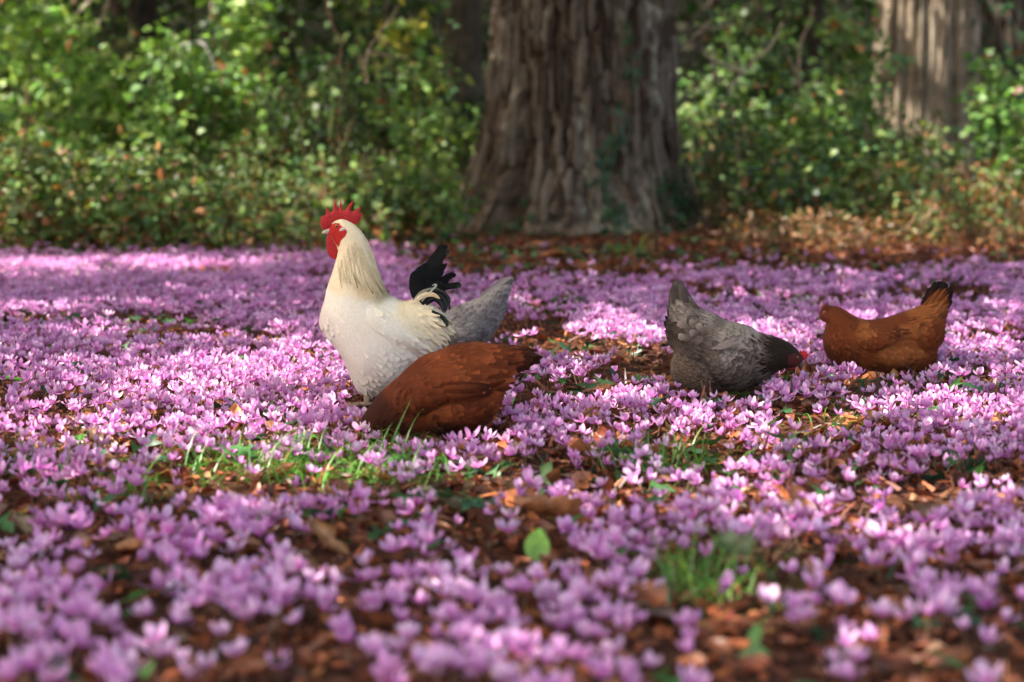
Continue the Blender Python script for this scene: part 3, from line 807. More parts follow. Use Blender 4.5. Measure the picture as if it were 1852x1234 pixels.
def inflate(outline, cell=0.003, thick=0.75, bumps=(), smooth_outline=True):
    """a closed rounded body whose side view is the outline (x,z); the depth follows from the outline's local breadth"""
    O = closed_spline(outline) if smooth_outline else np.asarray(outline, float)
    lo, hi = O.min(0) - 2.5 * cell, O.max(0) + 2.5 * cell
    xs = np.arange(lo[0], hi[0], cell); zs = np.arange(lo[1], hi[1], cell)
    X, Z = np.meshgrid(xs, zs, indexing='ij')
    ins = in_poly(X, Z, O)
    w = thick * np.sqrt(poisson(ins, cell))
    for poly, amt in bumps:
        bm = in_poly(X, Z, closed_spline(poly)) & ins
        w = w + amt * np.sqrt(poisson(bm, cell, 160))
    w[~ins] = 0
    ci = ins[:-1, :-1] | ins[1:, :-1] | ins[:-1, 1:] | ins[1:, 1:]
    used = np.zeros(ins.shape, bool)
    used[:-1, :-1] |= ci; used[1:, :-1] |= ci; used[:-1, 1:] |= ci; used[1:, 1:] |= ci
    bx = used & ~ins
    XX, ZZ = X.copy(), Z.copy()
    seg = np.vstack([O, O[:1]])
    dense = np.concatenate([seg[:-1] + (seg[1:] - seg[:-1]) * t for t in np.linspace(0, 1, 8, endpoint=False)])
    for i, j in zip(*np.where(bx)):
        k = np.argmin((dense[:, 0] - X[i, j]) ** 2 + (dense[:, 1] - Z[i, j]) ** 2)
        XX[i, j], ZZ[i, j] = dense[k]
    idf = -np.ones(ins.shape, int); idb = idf.copy()
    n = used.sum(); idf[used] = np.arange(n)
    Vf = np.stack([XX[used], -w[used], ZZ[used]], -1)
    nb = ins.sum(); idb[ins] = n + np.arange(nb); idb[bx] = idf[bx]
    Vb = np.stack([XX[ins], w[ins], ZZ[ins]], -1)
    V = np.vstack([Vf, Vb])
    i, j = np.where(ci)
    F1 = np.stack([idf[i, j], idf[i + 1, j], idf[i + 1, j + 1], idf[i, j + 1]], -1)
    F2 = np.stack([idb[i, j], idb[i, j + 1], idb[i + 1, j + 1], idb[i + 1, j]], -1)
    return V, np.vstack([F1, F2]), (xs, zs, w)

def mesh_normals(V, F):
    fn = np.cross(V[F[:, 2]] - V[F[:, 0]], V[F[:, 3]] - V[F[:, 1]])
    vn = np.zeros_like(V)
    for k in range(4): np.add.at(vn, F[:, k], fn)
    vn /= np.linalg.norm(vn, axis=1, keepdims=True) + 1e-12
    return vn, np.linalg.norm(fn, axis=1) / 2

FEATHER = blade(6, 3, lambda t: [0.35, 0.72, 0.95, 1.0, 0.80, 0.25][int(round(t * 5))], 1.0, 0.5, -0.28, 0.0)

class Bird:
    def __init__(s, name, label, Y, crop, base_py, cat):
        s.Y = Y
        s.ox, s.oy, s.sc = crop
        s.x0 = None
        s.name, s.label, s.cat = name, label, cat
    def w(s, pts):
        """crop coordinates -> local x,z of the bird"""
        p = np.asarray(pts, float)
        x, z = on_plane(s.ox + p[:, 0] / s.sc, s.oy + p[:, 1] / s.sc, s.Y)
        return np.stack([x - s.x0, z - s.z0], -1)
    def start(s, foot):
        x, z = on_plane(s.ox + foot[0] / s.sc, s.oy + foot[1] / s.sc, s.Y)
        s.x0 = float(x); s.z0 = float(gz(s.x0, s.Y))
        s.root = thing(s.name, s.label, s.cat, (s.x0, s.Y, s.z0))
        return s
    def body(s, outline, thick, wing, wing_amt, spine, guides, noF, bare=None, bumps=(), seed=0, kmul=1.0, lift=0.10, rim=1.15, fvar=0.13, fs=1.0, soft=0.55):
        r = np.random.default_rng(500 + seed)
        wing_w = s.w(wing)
        bl = [(wing_w, wing_amt)] + [(s.w(b), a) for b, a in bumps]
        V, F, grid = inflate(s.w(outline), 0.003, thick, bl)
        s.V, s.F, s.grid = V, F, grid
        vn, fa = mesh_normals(V, F)
        # colour and feather size, interpolated between guide points
        gp = s.w([g[:2] for g in guides]); gc = np.array([g[2] for g in guides]); gl = np.array([g[3:5] for g in guides])
        def guide(P):
            d = ((P[:, None, 0] - gp[None, :, 0]) ** 2 + (P[:, None, 2] - gp[None, :, 1]) ** 2) + 1e-6
            wt = d ** -2.0; wt /= wt.sum(1, keepdims=True)
            return wt @ gc, (wt @ gl) * fs
        cb, _ = guide(V)
        if bare is not None:
            bm = in_poly(V[:, 0], V[:, 2], closed_spline(s.w(bare[0])))
            cb[bm] = bare[1]
        body = obj('body', V, F, cb, M_FEATHER if bare is None else M_FEATHER, s.root)
        sp = spline(s.w(spine), 60)
        st = np.gradient(sp, axis=0); st /= np.linalg.norm(st, axis=1, keepdims=True)
        # candidates, thinned so that feathers overlap like shingles
        n = 26000
        fi = r.choice(len(F), n, p=fa / fa.sum())
        uv = r.random((n, 2))
        A, B, Cc, D = (V[F[fi, k]] for k in range(4))
        P = (A * (1 - uv[:, :1]) + B * uv[:, :1]) * (1 - uv[:, 1:]) + (D * (1 - uv[:, :1]) + Cc * uv[:, :1]) * uv[:, 1:]
        nn = vn[F[fi, 0]]
        col, lw = guide(P)
        ok = np.ones(n, bool)
        for poly in noF: ok &= ~in_poly(P[:, 0], P[:, 2], closed_spline(s.w(poly)))
        P, nn, col, lw = P[ok], nn[ok], col[ok], lw[ok]
        rad = 0.36 * np.sqrt(lw[:, 0] * lw[:, 1]) * kmul
        cells, keep = {}, []
        cs = 0.012
        key = np.floor(P / cs).astype(int)
        for i in range(len(P)):
            k = tuple(key[i]); good = True
            for dx in (-1, 0, 1):
                for dy in (-1, 0, 1):
                    for dz in (-1, 0, 1):
                        for j in cells.get((k[0] + dx, k[1] + dy, k[2] + dz), ()):
                            q = P[i] - P[j]
                            if q[0] * q[0] + q[1] * q[1] + q[2] * q[2] < rad[i] * rad[i]:
                                good = False; break
                        if not good: break
                    if not good: break
                if not good: break
            if good:
                cells.setdefault(k, []).append(i); keep.append(i)
        P, nn, col, lw = P[keep], nn[keep], col[keep], lw[keep]
        d2 = (P[:, None, 0] - sp[None, :, 0]) ** 2 + (P[:, None, 2] - sp[None, :, 1]) ** 2 + 1e-5
        wt = d2 ** -1.6; wt /= wt.sum(1, keepdims=True)
        t2 = wt @ st
        T = np.stack([t2[:, 0], np.zeros(len(P)), t2[:, 1]], -1)
        T += r.normal(size=T.shape) * 0.10
        T[:, 2] -= 0.12
        T -= nn * (T * nn).sum(1, keepdims=True)
        ln = np.linalg.norm(T, axis=1, keepdims=True)
        T = np.where(ln > 0.15, T / (ln + 1e-9), np.cross(nn, np.array([0, 1.0, 0])))
        m = len(P)
        L = lw[:, 0] * r.uniform(0.8, 1.2, m) * np.clip(np.abs(nn[:, 1]) * 1.7, 0.45, 1); W = lw[:, 1] * r.uniform(0.8, 1.2, m)
        yd = T + nn * (lift + 0.08 * r.random((m, 1)))
        rot = basis(yd, nn)
        c0 = vary(col, m, fvar, 0.008, r)
        inw = in_poly(P[:, 0], P[:, 2], closed_spline(wing_w))
        tip = FEATHER[2]
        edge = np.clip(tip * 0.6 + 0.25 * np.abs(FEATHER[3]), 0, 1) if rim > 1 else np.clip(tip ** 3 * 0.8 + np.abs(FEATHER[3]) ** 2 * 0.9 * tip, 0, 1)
        tv = FEATHER[0].copy()
        tv[:, 2] -= 0.10 * tip ** 2            # hug the convex body
        def mk(sel, name, kind):
            if sel.sum() == 0: return
            b = Bag()
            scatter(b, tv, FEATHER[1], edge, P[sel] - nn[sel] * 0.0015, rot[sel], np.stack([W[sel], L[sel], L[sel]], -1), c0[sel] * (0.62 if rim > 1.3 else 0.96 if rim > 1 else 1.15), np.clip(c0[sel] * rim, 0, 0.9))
            o = b.obj(name, M_FEATHER, s.root, kind)
            k = len(tv)      # soft plumage: feather normals lean toward the body's own
            ln = np.stack([0.5 * FEATHER[3], 0 * FEATHER[3], np.ones(k)], -1)
            fn = np.einsum('nij,vj->nvi', rot[sel], ln)
            fn = fn / np.linalg.norm(fn, axis=2, keepdims=True) * (1 - soft) + nn[sel][:, None, :] * soft
            fn = (fn / np.linalg.norm(fn, axis=2, keepdims=True)).reshape(-1, 3)
            o.data.normals_split_custom_set_from_vertices(fn.astype(np.float32))
        mk(~inw, 'plumage', 'stuff')
        mk(inw & (P[:, 1] < 0), 'wing', None)
        mk(inw & (P[:, 1] >= 0), 'wing', None)
        return s
    def depth_at(s, pt):
        xs, zs, w = s.grid
        p = s.w([pt])[0]
        i = int(np.clip(round((p[0] - xs[0]) / (xs[1] - xs[0])), 0, len(xs) - 1)); j = int(np.clip(round((p[1] - zs[0]) / (zs[1] - zs[0])), 0, len(zs) - 1))
        return p, float(w[i, j])
    def slab(s, name, poly, c, mat, thick=0.35, y=0.0, cell=0.0015, smooth_outline=True, sides=False):
        V, F, _ = inflate(s.w(poly), cell, thick, (), smooth_outline)
        for sg in ((-1, 1) if sides else (1,)):
            U = V.copy(); U[:, 1] += y * sg
            r = np.random.default_rng(len(V))
            obj(name, U, F, np.clip(np.asarray(c) * (0.9 + 0.2 * r.random((len(U), 1))), 0, 1), mat, s.root)
    def eye(s, pt, rad, ring=(0.30, 0.10, 0.03)):
        p, w = s.depth_at(pt)
        for sg in (-1, 1):
            V, F = ellipsoid((p[0], sg * (w * 0.98), p[1]), (rad, rad * 0.6, rad))
            d = np.hypot(V[:, 0] - p[0], V[:, 2] - p[1]) / rad
            c = np.where((d < 0.62)[:, None], C(0.006, 0.005, 0.005), C(*ring))
            obj('eye', V, F, c, M_EYE, s.root)
    def blade(s, name, path, width, c, y=0.0, mat=None, tipc=None, prof=None, yaw=0.0, shaft=None, cup=0.25, ragged=0.0, on_body=False):
        n = 14
        P2 = spline(s.w(path), n)
        yy = y + yaw * np.linspace(0, 1, n)
        P = np.stack([P2[:, 0], yy, P2[:, 1]], -1)
        T = np.gradient(P, axis=0); T /= np.linalg.norm(T, axis=1, keepdims=True)
        A = np.cross(T, np.array([0, 1.0, 0.15])); A /= np.linalg.norm(A, axis=1, keepdims=True)
        Nn = np.cross(A, T)
        t = np.linspace(0, 1, n)
        wd = width / s.sc * s.Y / FPX / 2 * (np.sin(np.pi * np.clip(t, 0.06, 1) ** 0.75) ** 0.5 if prof is None else np.array([prof(q) for q in t]))
        wd = np.maximum(wd, 0.0007)
        u = np.linspace(-1, 1, 5)
        if on_body:
            yy = -(np.array([s.depth_at(q)[1] for q in spline(path, n)]) + 0.002 + 0.004 * np.linspace(0, 1, n)) + y
            P[:, 1] = np.minimum.accumulate(yy) if on_body == 2 else yy
            T = np.gradient(P, axis=0); T /= np.linalg.norm(T, axis=1, keepdims=True)
            A = np.cross(T, np.array([0, 1.0, 0.15])); A /= np.linalg.norm(A, axis=1, keepdims=True)
            Nn = np.cross(A, T)
        r = np.random.default_rng(int(abs(path[-1][0] * 7 + path[-1][1])))
        jag = 1 + ragged * r.normal(size=(n, 5)) * (np.abs(u) == 1)[None]
        V = P[:, None] + A[:, None] * ((u[None] * jag)[:, :, None] * wd[:, None, None]) + Nn[:, None] * (cup * (u ** 2)[None, :, None] * wd[:, None, None])
        cc = np.asarray(c)[None] * np.ones((n, 1)) if tipc is None else np.asarray(c)[None] * (1 - t[:, None] ** 1.5) + np.asarray(tipc)[None] * t[:, None] ** 1.5
        cc = np.repeat(cc[:, None], 5, 1) * (0.88 + 0.24 * r.random((n, 5, 1)))
        if shaft is not None: cc[:, 2] = shaft
        obj(name, V.reshape(-1, 3), grid_faces(n, 5), cc.reshape(-1, 3), mat or M_FEATHER, s.root)
    def legs(s, tops, c=(0.42, 0.30, 0.16), rad=0.0075, fwd=-1):
        """tops: list of (crop x, crop y of the hock, y offset, crop x of the foot)"""
        for tx, ty, yo, fx in tops:
            a = s.w([(tx, ty)])[0]; f = s.w([(fx, ty)])[0]
            b = Bag()
            V, F = tube([(a[0], yo, a[1]), ((a[0] + f[0]) / 2, yo, a[1] * 0.5), (f[0], yo, 0.012)], [rad * 1.25, rad, rad * 1.1], 8)
            b.add(V, F, C(*c))
            for ang, ln in ((-0.5, 0.055), (0.0, 0.065), (0.5, 0.055), (math.pi, 0.028)):
                dx, dy = math.cos(ang) * fwd, math.sin(ang)
                V, F = tube([(f[0], yo, 0.014), (f[0] + dx * ln * 0.5, yo + dy * ln * 0.5, 0.016), (f[0] + dx * ln * 0.85, yo + dy * ln * 0.85, 0.008), (f[0] + dx * ln, yo + dy * ln, 0.003)], [rad * 0.8, rad * 0.65, rad * 0.5, rad * 0.15], 6)
                b.add(V, F, C(*c))
            b.obj('leg', M_HORN, s.root)

C1 = (540.0, 340.0, 2.682)
C2 = (1180.0, 480.0, 4.747)
C3 = (1450.0, 480.0, 5.367)
C4 = (540.0, 340.0, 6.856)
def c4(p): return [(x * 2.682 / 6.856, y * 2.682 / 6.856) for x, y in p]      # head close-up -> crop 1 coordinates

# ---- the rooster
WHT, CRM, GLD, SHD = (0.80, 0.745, 0.635), (0.80, 0.67, 0.46), (0.60, 0.43, 0.22), (0.70, 0.62, 0.54)  # last tone is shade painted into the breast edge and thighs
HKD = (0.30, 0.24, 0.14)
ro = Bird('rooster', 'white rooster with red comb and black tail standing tall among the flowers', 7.10, C1, 0, 'rooster').start((380, 1062))
ro.body([(150, 196), (165, 168), (205, 150), (250, 163), (292, 196), (330, 248), (356, 305), (377, 372), (402, 442), (435, 512), (480, 540), (525, 548), (570, 538), (625, 556), (680, 588), (706, 628),
         (700, 690), (680, 745), (650, 790), (610, 815), (560, 850), (490, 915), (430, 975), (370, 1000), (310, 1004), (285, 985), (258, 930), (228, 860), (192, 792), (150, 745), (116, 702), (100, 655), (108, 600), (124, 548), (138, 485), (160, 420), (180, 355), (190, 300), (165, 250), (146, 225)],
        0.72, [(350, 560), (430, 560), (520, 600), (590, 690), (612, 790), (600, 806), (540, 770), (470, 730), (400, 690), (350, 640)], 0.16,
        [(180, 190), (250, 200), (300, 300), (310, 420), (330, 520), (420, 600), (540, 650), (640, 700), (690, 740)],
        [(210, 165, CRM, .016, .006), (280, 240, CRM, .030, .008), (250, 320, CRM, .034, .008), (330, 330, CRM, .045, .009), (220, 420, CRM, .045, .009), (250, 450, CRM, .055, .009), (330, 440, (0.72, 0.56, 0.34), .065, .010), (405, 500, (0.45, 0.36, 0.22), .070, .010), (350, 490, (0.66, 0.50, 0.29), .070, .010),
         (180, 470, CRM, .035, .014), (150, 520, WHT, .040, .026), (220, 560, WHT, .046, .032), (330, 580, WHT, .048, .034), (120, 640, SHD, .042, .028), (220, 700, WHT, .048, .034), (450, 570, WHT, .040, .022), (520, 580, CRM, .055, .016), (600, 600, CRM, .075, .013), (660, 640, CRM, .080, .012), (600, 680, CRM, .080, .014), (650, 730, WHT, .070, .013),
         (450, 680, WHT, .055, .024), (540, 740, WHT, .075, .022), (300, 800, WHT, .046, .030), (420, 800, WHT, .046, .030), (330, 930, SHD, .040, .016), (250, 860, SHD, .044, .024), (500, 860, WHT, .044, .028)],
        [c4([(300, 440), (420, 430), (500, 425), (560, 470), (610, 520), (600, 580), (545, 640), (500, 720), (440, 640), (380, 600), (280, 560)])],
        bare=(c4([(340, 470), (440, 438), (500, 430), (556, 476), (606, 520), (602, 575), (542, 640), (500, 725), (430, 640), (370, 580), (330, 540)]), (0.42, 0.025, 0.022)),
        bumps=[([(230, 780), (330, 740), (450, 760), (520, 830), (440, 940), (340, 985), (270, 930)], 0.03)], seed=1, lift=0.0, rim=1.03, fvar=0.045, soft=0.7)
RED = (0.44, 0.015, 0.018)
ro.slab('comb', c4([(395, 505), (330, 520), (285, 500), (272, 440), (280, 350), (335, 335), (340, 300), (352, 228), (375, 290), (405, 305), (425, 290), (440, 220), (462, 138), (470, 200), (492, 278), (505, 240), (522, 140), (535, 200), (552, 272), (578, 282), (620, 220), (685, 148), (670, 210), (640, 278), (665, 296), (720, 265), (780, 230), (765, 275), (745, 312), (792, 322), (780, 360), (770, 392), (745, 430), (705, 458), (640, 440), (580, 420), (500, 400), (440, 430), (410, 470)]), RED, M_FLESH, 0.30, smooth_outline=False)
ro.slab('wattle', c4([(370, 560), (345, 640), (348, 740), (380, 840), (440, 880), (472, 870), (492, 800), (502, 700), (480, 620), (430, 560)]), RED, M_FLESH, 0.35, 0.007, sides=True)
ro.slab('beak', c4([(400, 500), (340, 515), (300, 540), (290, 556), (300, 566), (345, 572), (400, 570)]), (0.50, 0.44, 0.40), M_HORN, 0.8)
ro.slab('earlobe', c4([(520, 505), (555, 485), (590, 490), (585, 520), (545, 535), (518, 528)]), (0.72, 0.55, 0.52), M_FLESH, 0.4, ro.depth_at(c4([(552, 510)])[0])[1] * 0.96, 0.001, sides=True)
ro.eye(c4([(482, 472)])[0], 0.0062, (0.45, 0.16, 0.05))
BLK = (0.006, 0.007, 0.008)
rr_ = random.Random(4)
tips = [(703, 290, 40, 0.9), (714, 312, 34, 0.8), (690, 338, 36, 0.6), (724, 362, 30, 0.4), (700, 352, 40, 0.5), (708, 398, 34, 0.3), (748, 424, 28, 0.5), (774, 468, 30, 0.6), (733, 452, 36, 0.4), (722, 482, 30, 0.3), (655, 350, 40, 0.7), (628, 362, 38, 0.8), (600, 378, 36, 0.9), (578, 396, 30, 0.9), (566, 428, 26, 0.9), (676, 378, 44, 0.5), (690, 430, 44, 0.3), (660, 420, 48, 0.4), (640, 400, 48, 0.6), (705, 455, 36, 0.3), (760, 480, 22, 0.5), (615, 420, 50, 0.8)]
for k, (tx, ty, wd, bow) in enumerate(tips):
    rx, ry = 606 + 14 * math.sin(k * 2.3), 562
    mx, my = (rx * 2 + tx) / 3 - 34 * bow, (ry * 2 + ty) / 3
    nx, ny = (rx + tx * 2) / 3 - 30 * bow, (ry + ty * 2) / 3 - 16
    ex, ey = tx + 6 + 4 * math.sin(k), ty + 14
    ro.blade('tail_feather', [(rx, ry), (mx, my), (nx, ny), (tx - 3, ty + 2)] + ([(ex, ey)] if k in (0, 1, 6, 7) else []), wd * 1.12, (BLK, (0.009, 0.012, 0.011), (0.005, 0.008, 0.012))[k % 3], (-1) ** k * 0.0022 * (k % 11), M_GLOSSF, yaw=(-1) ** k * 0.010, cup=0.03, ragged=0.06,
             prof=lambda t: min(1.0, 0.35 + 1.6 * t) * (1 if t < 0.7 else max(0.05, 1 - ((t - 0.7) / 0.3) ** 2) ** 0.6))
for k, (path, wd, c, tc) in enumerate([
        ([(560, 545), (600, 505), (660, 492), (705, 515), (730, 560), (735, 590)], 24, (0.32, 0.29, 0.22), BLK),
        ([(590, 550), (640, 505), (690, 503), (725, 530), (735, 560)], 30, BLK, BLK),
        ([(600, 560), (650, 520), (695, 530), (715, 570), (712, 600)], 28, BLK, BLK),
        ([(620, 560), (660, 535), (695, 560), (705, 600)], 24, BLK, BLK),
        ([(600, 545), (640, 500), (670, 470), (665, 462), (650, 468)], 9, (0.45, 0.48, 0.42), (0.5, 0.5, 0.45)),
        ([(560, 555), (600, 520), (650, 510), (690, 530)], 26, CRM, GLD),
        ([(650, 590), (700, 620), (722, 650), (720, 665)], 22, BLK, BLK)]):
    ro.blade('tail_covert', path, wd, c, -0.03 - 0.004 * k, M_GLOSSF if c == BLK else M_FEATHER, tc, yaw=-0.01)
# long pointed hackle feathers over the shoulders
hr = random.Random(8)
for k in range(84):
    q = (k % 42) / 41
    up = hr.uniform(70, 150) if k < 42 else 0
    x0, y0 = 205 + 150 * q + hr.uniform(-8, 8) - up * 0.22 * q, 360 + 60 * q + hr.uniform(-40, 20) - up
    if x0 < 262 and y0 < 262: continue
    L = hr.uniform(65, 135)
    dx = 0.10 + 0.48 * q
    x1, y1 = x0 + L * dx, y0 + L
    if y1 > 462 + 65 * q: y1 = 462 + 65 * q + hr.uniform(-45, 22)
    p, w = ro.depth_at((x0, y0)); p2, w2 = ro.depth_at((x1, min(y1, 520 + 30 * q)))
    for sg in (-1, 1):
        dk = k >= 42 and hr.random() < 0.05 + 0.5 * q
        ro.blade('hackle_feather', [(x0, y0), ((x0 + x1) / 2 - 4, (y0 + y1) / 2), (x1, y1)], hr.uniform(9, 14), CRM if hr.random() < 0.5 else (0.62, 0.50, 0.31), sg * (max(w, 0.02) + 0.001), None,
                 (0.16, 0.12, 0.06) if dk else (0.66, 0.55, 0.36), prof=lambda t: (min(1, 0.4 + 3 * t) * (1 - t) ** 0.5), yaw=sg * (max(w2, 0.02) - max(w, 0.02) + 0.007))
ro.legs([(335, 1000, -0.035, 330), (420, 985, 0.035, 440)], (0.36, 0.27, 0.18), 0.008)

# ---- grey hen behind the rooster
GRY, GRL, GRD = (0.20, 0.178, 0.178), (0.29, 0.26, 0.26), (0.11, 0.097, 0.096)
h2 = Bird('hen', 'pale grey hen behind the rooster with only its raised rump showing', 7.75, C1, 0, 'hen').start((740, 945))
h2.body([(1000, 600), (975, 665), (945, 715), (905, 760), (860, 815), (780, 850), (690, 860), (600, 850), (530, 830), (490, 850), (455, 880), (425, 890), (412, 870), (430, 830), (470, 770), (540, 700), (610, 645), (690, 608), (760, 575), (830, 548), (880, 530), (930, 500), (985, 470), (1010, 500)],
        0.72, [(600, 680), (700, 640), (800, 640), (880, 690), (900, 740), (820, 770), (700, 780), (610, 750)], 0.4,
        [(430, 860), (520, 760), (640, 710), (780, 690), (880, 640), (960, 560), (1020, 470)],
        [(450, 850, GRD, .015, .008), (600, 700, GRY, .03, .016), (700, 640, GRL, .034, .022), (780, 600, GRY, .036, .024), (840, 570, GRL, .040, .022), (880, 640, GRY, .045, .024), (940, 600, GRY, .050, .020), (970, 640, GRL, .04, .014), (900, 720, GRY, .040, .022), (780, 680, GRL, .040, .024), (780, 760, GRY, .036, .022), (700, 760, GRD, .030, .018), (980, 500, GRL, .05, .016)],
        [], seed=2, lift=0.14, rim=0.5, kmul=1.1)
for k in range(9):
    q = k / 8
    h2.blade('tail_feather', [(860 + 40 * q, 560 + 50 * q), (930 + 30 * q, 500 + 60 * q), (1000 + 35 * q * (1 - q) * 2, 450 + 40 * q + 90 * q * q), (1042 - 50 * q, 440 + 45 * q + 100 * q * q)], 34, GRL if k % 2 else GRY, (-1) ** k * 0.007 * (k % 4), tipc=GRL)
h2.slab('comb', [(425, 845), (400, 835), (405, 800), (420, 815), (430, 795), (440, 815), (455, 800), (452, 835)], RED, M_FLESH, 0.3)
h2.slab('beak', [(425, 870), (395, 892), (388, 905), (420, 895)], (0.2, 0.16, 0.12), M_HORN, 0.8)
h2.slab('wattle', [(425, 885), (415, 905), (425, 925), (440, 905), (440, 885)], RED, M_FLESH, 0.35, 0.006, sides=True)
h2.eye((440, 862), 0.004)
h2.legs([(720, 855, -0.035, 715), (790, 850, 0.035, 780)], (0.3, 0.25, 0.2), 0.007)

# ---- brown hen in front of the rooster
RST, RSL, RSD, BRB = (0.105, 0.024, 0.008), (0.175, 0.044, 0.014), (0.036, 0.010, 0.005), (0.028, 0.012, 0.007)
h3 = Bird('hen', 'dark rust brown hen feeding head down in front of the rooster', 6.42, C1, 0, 'hen').start((700, 1252))
h3.body([(1090, 776), (1020, 764), (940, 755), (860, 748), (760, 756), (680, 788), (600, 816), (540, 860), (490, 910), (430, 960), (380, 1010), (335, 1070), (305, 1120), (297, 1170), (305, 1215), (330, 1238), (370, 1230), (430, 1215), (520, 1215), (640, 1210), (760, 1200), (860, 1175), (930, 1130), (972, 1072), (986, 1010), (1000, 962), (1026, 920), (1062, 900), (1100, 880), (1118, 835)],
        0.70, [(470, 945), (560, 890), (680, 880), (800, 900), (900, 925), (965, 920), (940, 965), (850, 985), (740, 1010), (640, 1060), (540, 1090), (470, 1040)], 0.5,
        [(320, 1220), (370, 1120), (450, 1030), (560, 960), (700, 900), (850, 870), (980, 850), (1110, 830)],
        [(310, 1150, RSD, .018, .007), (380, 1060, RSD, .030, .010), (480, 960, RST, .036, .014), (560, 880, RST, .036, .020), (680, 820, RSL, .038, .024), (780, 790, RST, .040, .026), (880, 780, RSL, .045, .026), (980, 800, RST, .055, .022), (1060, 820, RSD, .060, .018), (1110, 830, BRB, .060, .018),
         (620, 960, RST, .045, .026), (760, 930, RSL, .055, .026), (900, 945, RST, .075, .020), (980, 930, RSL, .060, .020), (560, 1060, RST, .038, .024), (700, 1070, RSL, .038, .026), (820, 1040, RST, .042, .026), (930, 1040, RSL, .040, .018), (450, 1150, RSD, .034, .020), (700, 1180, RSD, .034, .018), (880, 1140, RST, .036, .016)],
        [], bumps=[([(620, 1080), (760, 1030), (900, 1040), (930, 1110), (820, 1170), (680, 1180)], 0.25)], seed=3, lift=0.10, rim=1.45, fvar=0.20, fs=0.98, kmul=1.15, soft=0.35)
for k in range(9):
    q = k / 8
    h3.blade('tail_feather', [(930, 800 + 70 * q), (1020, 790 + 70 * q), (1090, 782 + 85 * q), (1128 - 12 * abs(q - 0.5), 790 + 85 * q)], 36, RST if k % 3 else RSL, (-1) ** k * 0.006 * (k % 4), tipc=BRB, prof=lambda t: min(1, 0.5 + t) * (1 if t < 0.9 else 0.75))
for k in range(6):
    h3.blade('wing_feather', [(700 + 8 * k, 925 + 16 * k), (820, 930 + 14 * k), (930 + 4 * k, 935 + 10 * k)], 34, RSL if k % 2 else RST, -0.0015 * (6 - k), on_body=True, tipc=RSD)
h3.slab('comb', [(300, 1170), (278, 1175), (270, 1200), (285, 1205), (275, 1225), (295, 1225), (305, 1215)], RED, M_FLESH, 0.3)
h3.slab('beak', [(305, 1215), (290, 1238), (292, 1252), (315, 1235)], (0.22, 0.15, 0.09), M_HORN, 0.8)
h3.slab('wattle', [(325, 1228), (318, 1245), (330, 1256), (342, 1245), (342, 1230)], RED, M_FLESH, 0.35, 0.006, sides=True)
h3.eye((316, 1195), 0.004)
h3.legs([(640, 1195, -0.04, 650), (720, 1195, 0.04, 740)], (0.4, 0.3, 0.14), 0.007)

# ---- grey brown hen pecking at the right
BGY, BGL, BGD, FLF = (0.155, 0.118, 0.097), (0.30, 0.245, 0.208), (0.070, 0.051, 0.042), (0.165, 0.118, 0.088)
NEK = (0.022, 0.013, 0.009)
h4 = Bird('hen', 'grey scalloped hen with dark brown neck bending down to peck', 7.25, C2, 0, 'hen').start((560, 1195))
h4.body([(1262, 748), (1290, 795), (1285, 830), (1255, 850), (1225, 875), (1150, 880), (1080, 910), (1010, 950), (940, 1000), (870, 1040), (800, 1070), (700, 1100), (600, 1120), (480, 1130), (380, 1130), (300, 1110), (240, 1080), (190, 1010), (155, 930), (160, 835), (185, 750), (142, 680), (117, 600), (122, 500), (140, 440), (175, 380), (230, 330), (320, 320), (395, 352), (470, 392), (560, 432), (650, 478), (760, 500), (850, 530), (920, 578), (1000, 600), (1080, 622), (1160, 655), (1222, 702)],
        0.72, [(430, 690), (470, 590), (560, 520), (680, 510), (800, 540), (900, 600), (940, 680), (880, 740), (780, 720), (680, 690), (560, 690)], 0.38,
        [(1270, 790), (1150, 760), (1020, 740), (900, 700), (760, 640), (600, 580), (450, 520), (320, 440), (240, 330), (215, 200)],
        [(1240, 760, NEK, .010, .005), (1150, 720, NEK, .026, .007), (1100, 820, NEK, .026, .008), (1020, 680, NEK, .040, .009), (1000, 860, NEK, .040, .010), (930, 640, (0.12, .085, .065), .045, .010), (940, 900, BGY, .034, .016),
         (860, 590, BGL, .030, .020), (760, 560, BGL, .030, .021), (660, 530, BGL, .030, .021), (560, 480, BGY, .030, .021), (470, 430, BGL, .032, .022), (400, 400, BGY, .036, .024), (750, 650, BGL, .032, .022), (850, 680, BGL, .034, .022), (600, 600, BGL, .036, .022), (500, 600, BGY, .038, .024), (400, 500, BGY, .045, .028), (280, 480, BGL, .055, .030), (230, 580, BGD, .050, .028), (160, 560, BGD, .04, .02), (300, 640, BGD, .04, .02), (350, 600, BGY, .045, .026),
         (560, 780, BGY, .034, .024), (680, 790, BGL, .034, .024), (780, 830, BGY, .034, .024), (650, 900, BGY, .034, .022), (800, 950, BGY, .032, .020), (880, 960, BGD, .032, .018), (600, 1020, BGD, .03, .014), (250, 800, FLF, .026, .006), (200, 900, FLF, .026, .006), (300, 950, FLF, .026, .006), (400, 880, FLF, .026, .006), (350, 1060, FLF, .024, .006), (450, 800, BGD, .03, .012), (300, 720, BGD, .03, .012)],
        [[(1150, 770), (1230, 745), (1275, 800), (1270, 850), (1160, 860)]],
        bare=([(1150, 770), (1215, 752), (1275, 790), (1270, 845), (1160, 850)], (0.085, 0.020, 0.016)),
        bumps=[([(480, 780), (600, 720), (740, 720), (830, 800), (810, 920), (700, 1000), (580, 1000), (500, 900)], 0.35), ([(170, 800), (280, 750), (400, 780), (460, 900), (400, 1050), (260, 1060), (180, 960)], 0.2)], seed=4, kmul=1.15, lift=0.15, rim=0.38)
fan = spline([(160, 250), (172, 185), (205, 128), (242, 150), (280, 205), (322, 270)], 13)
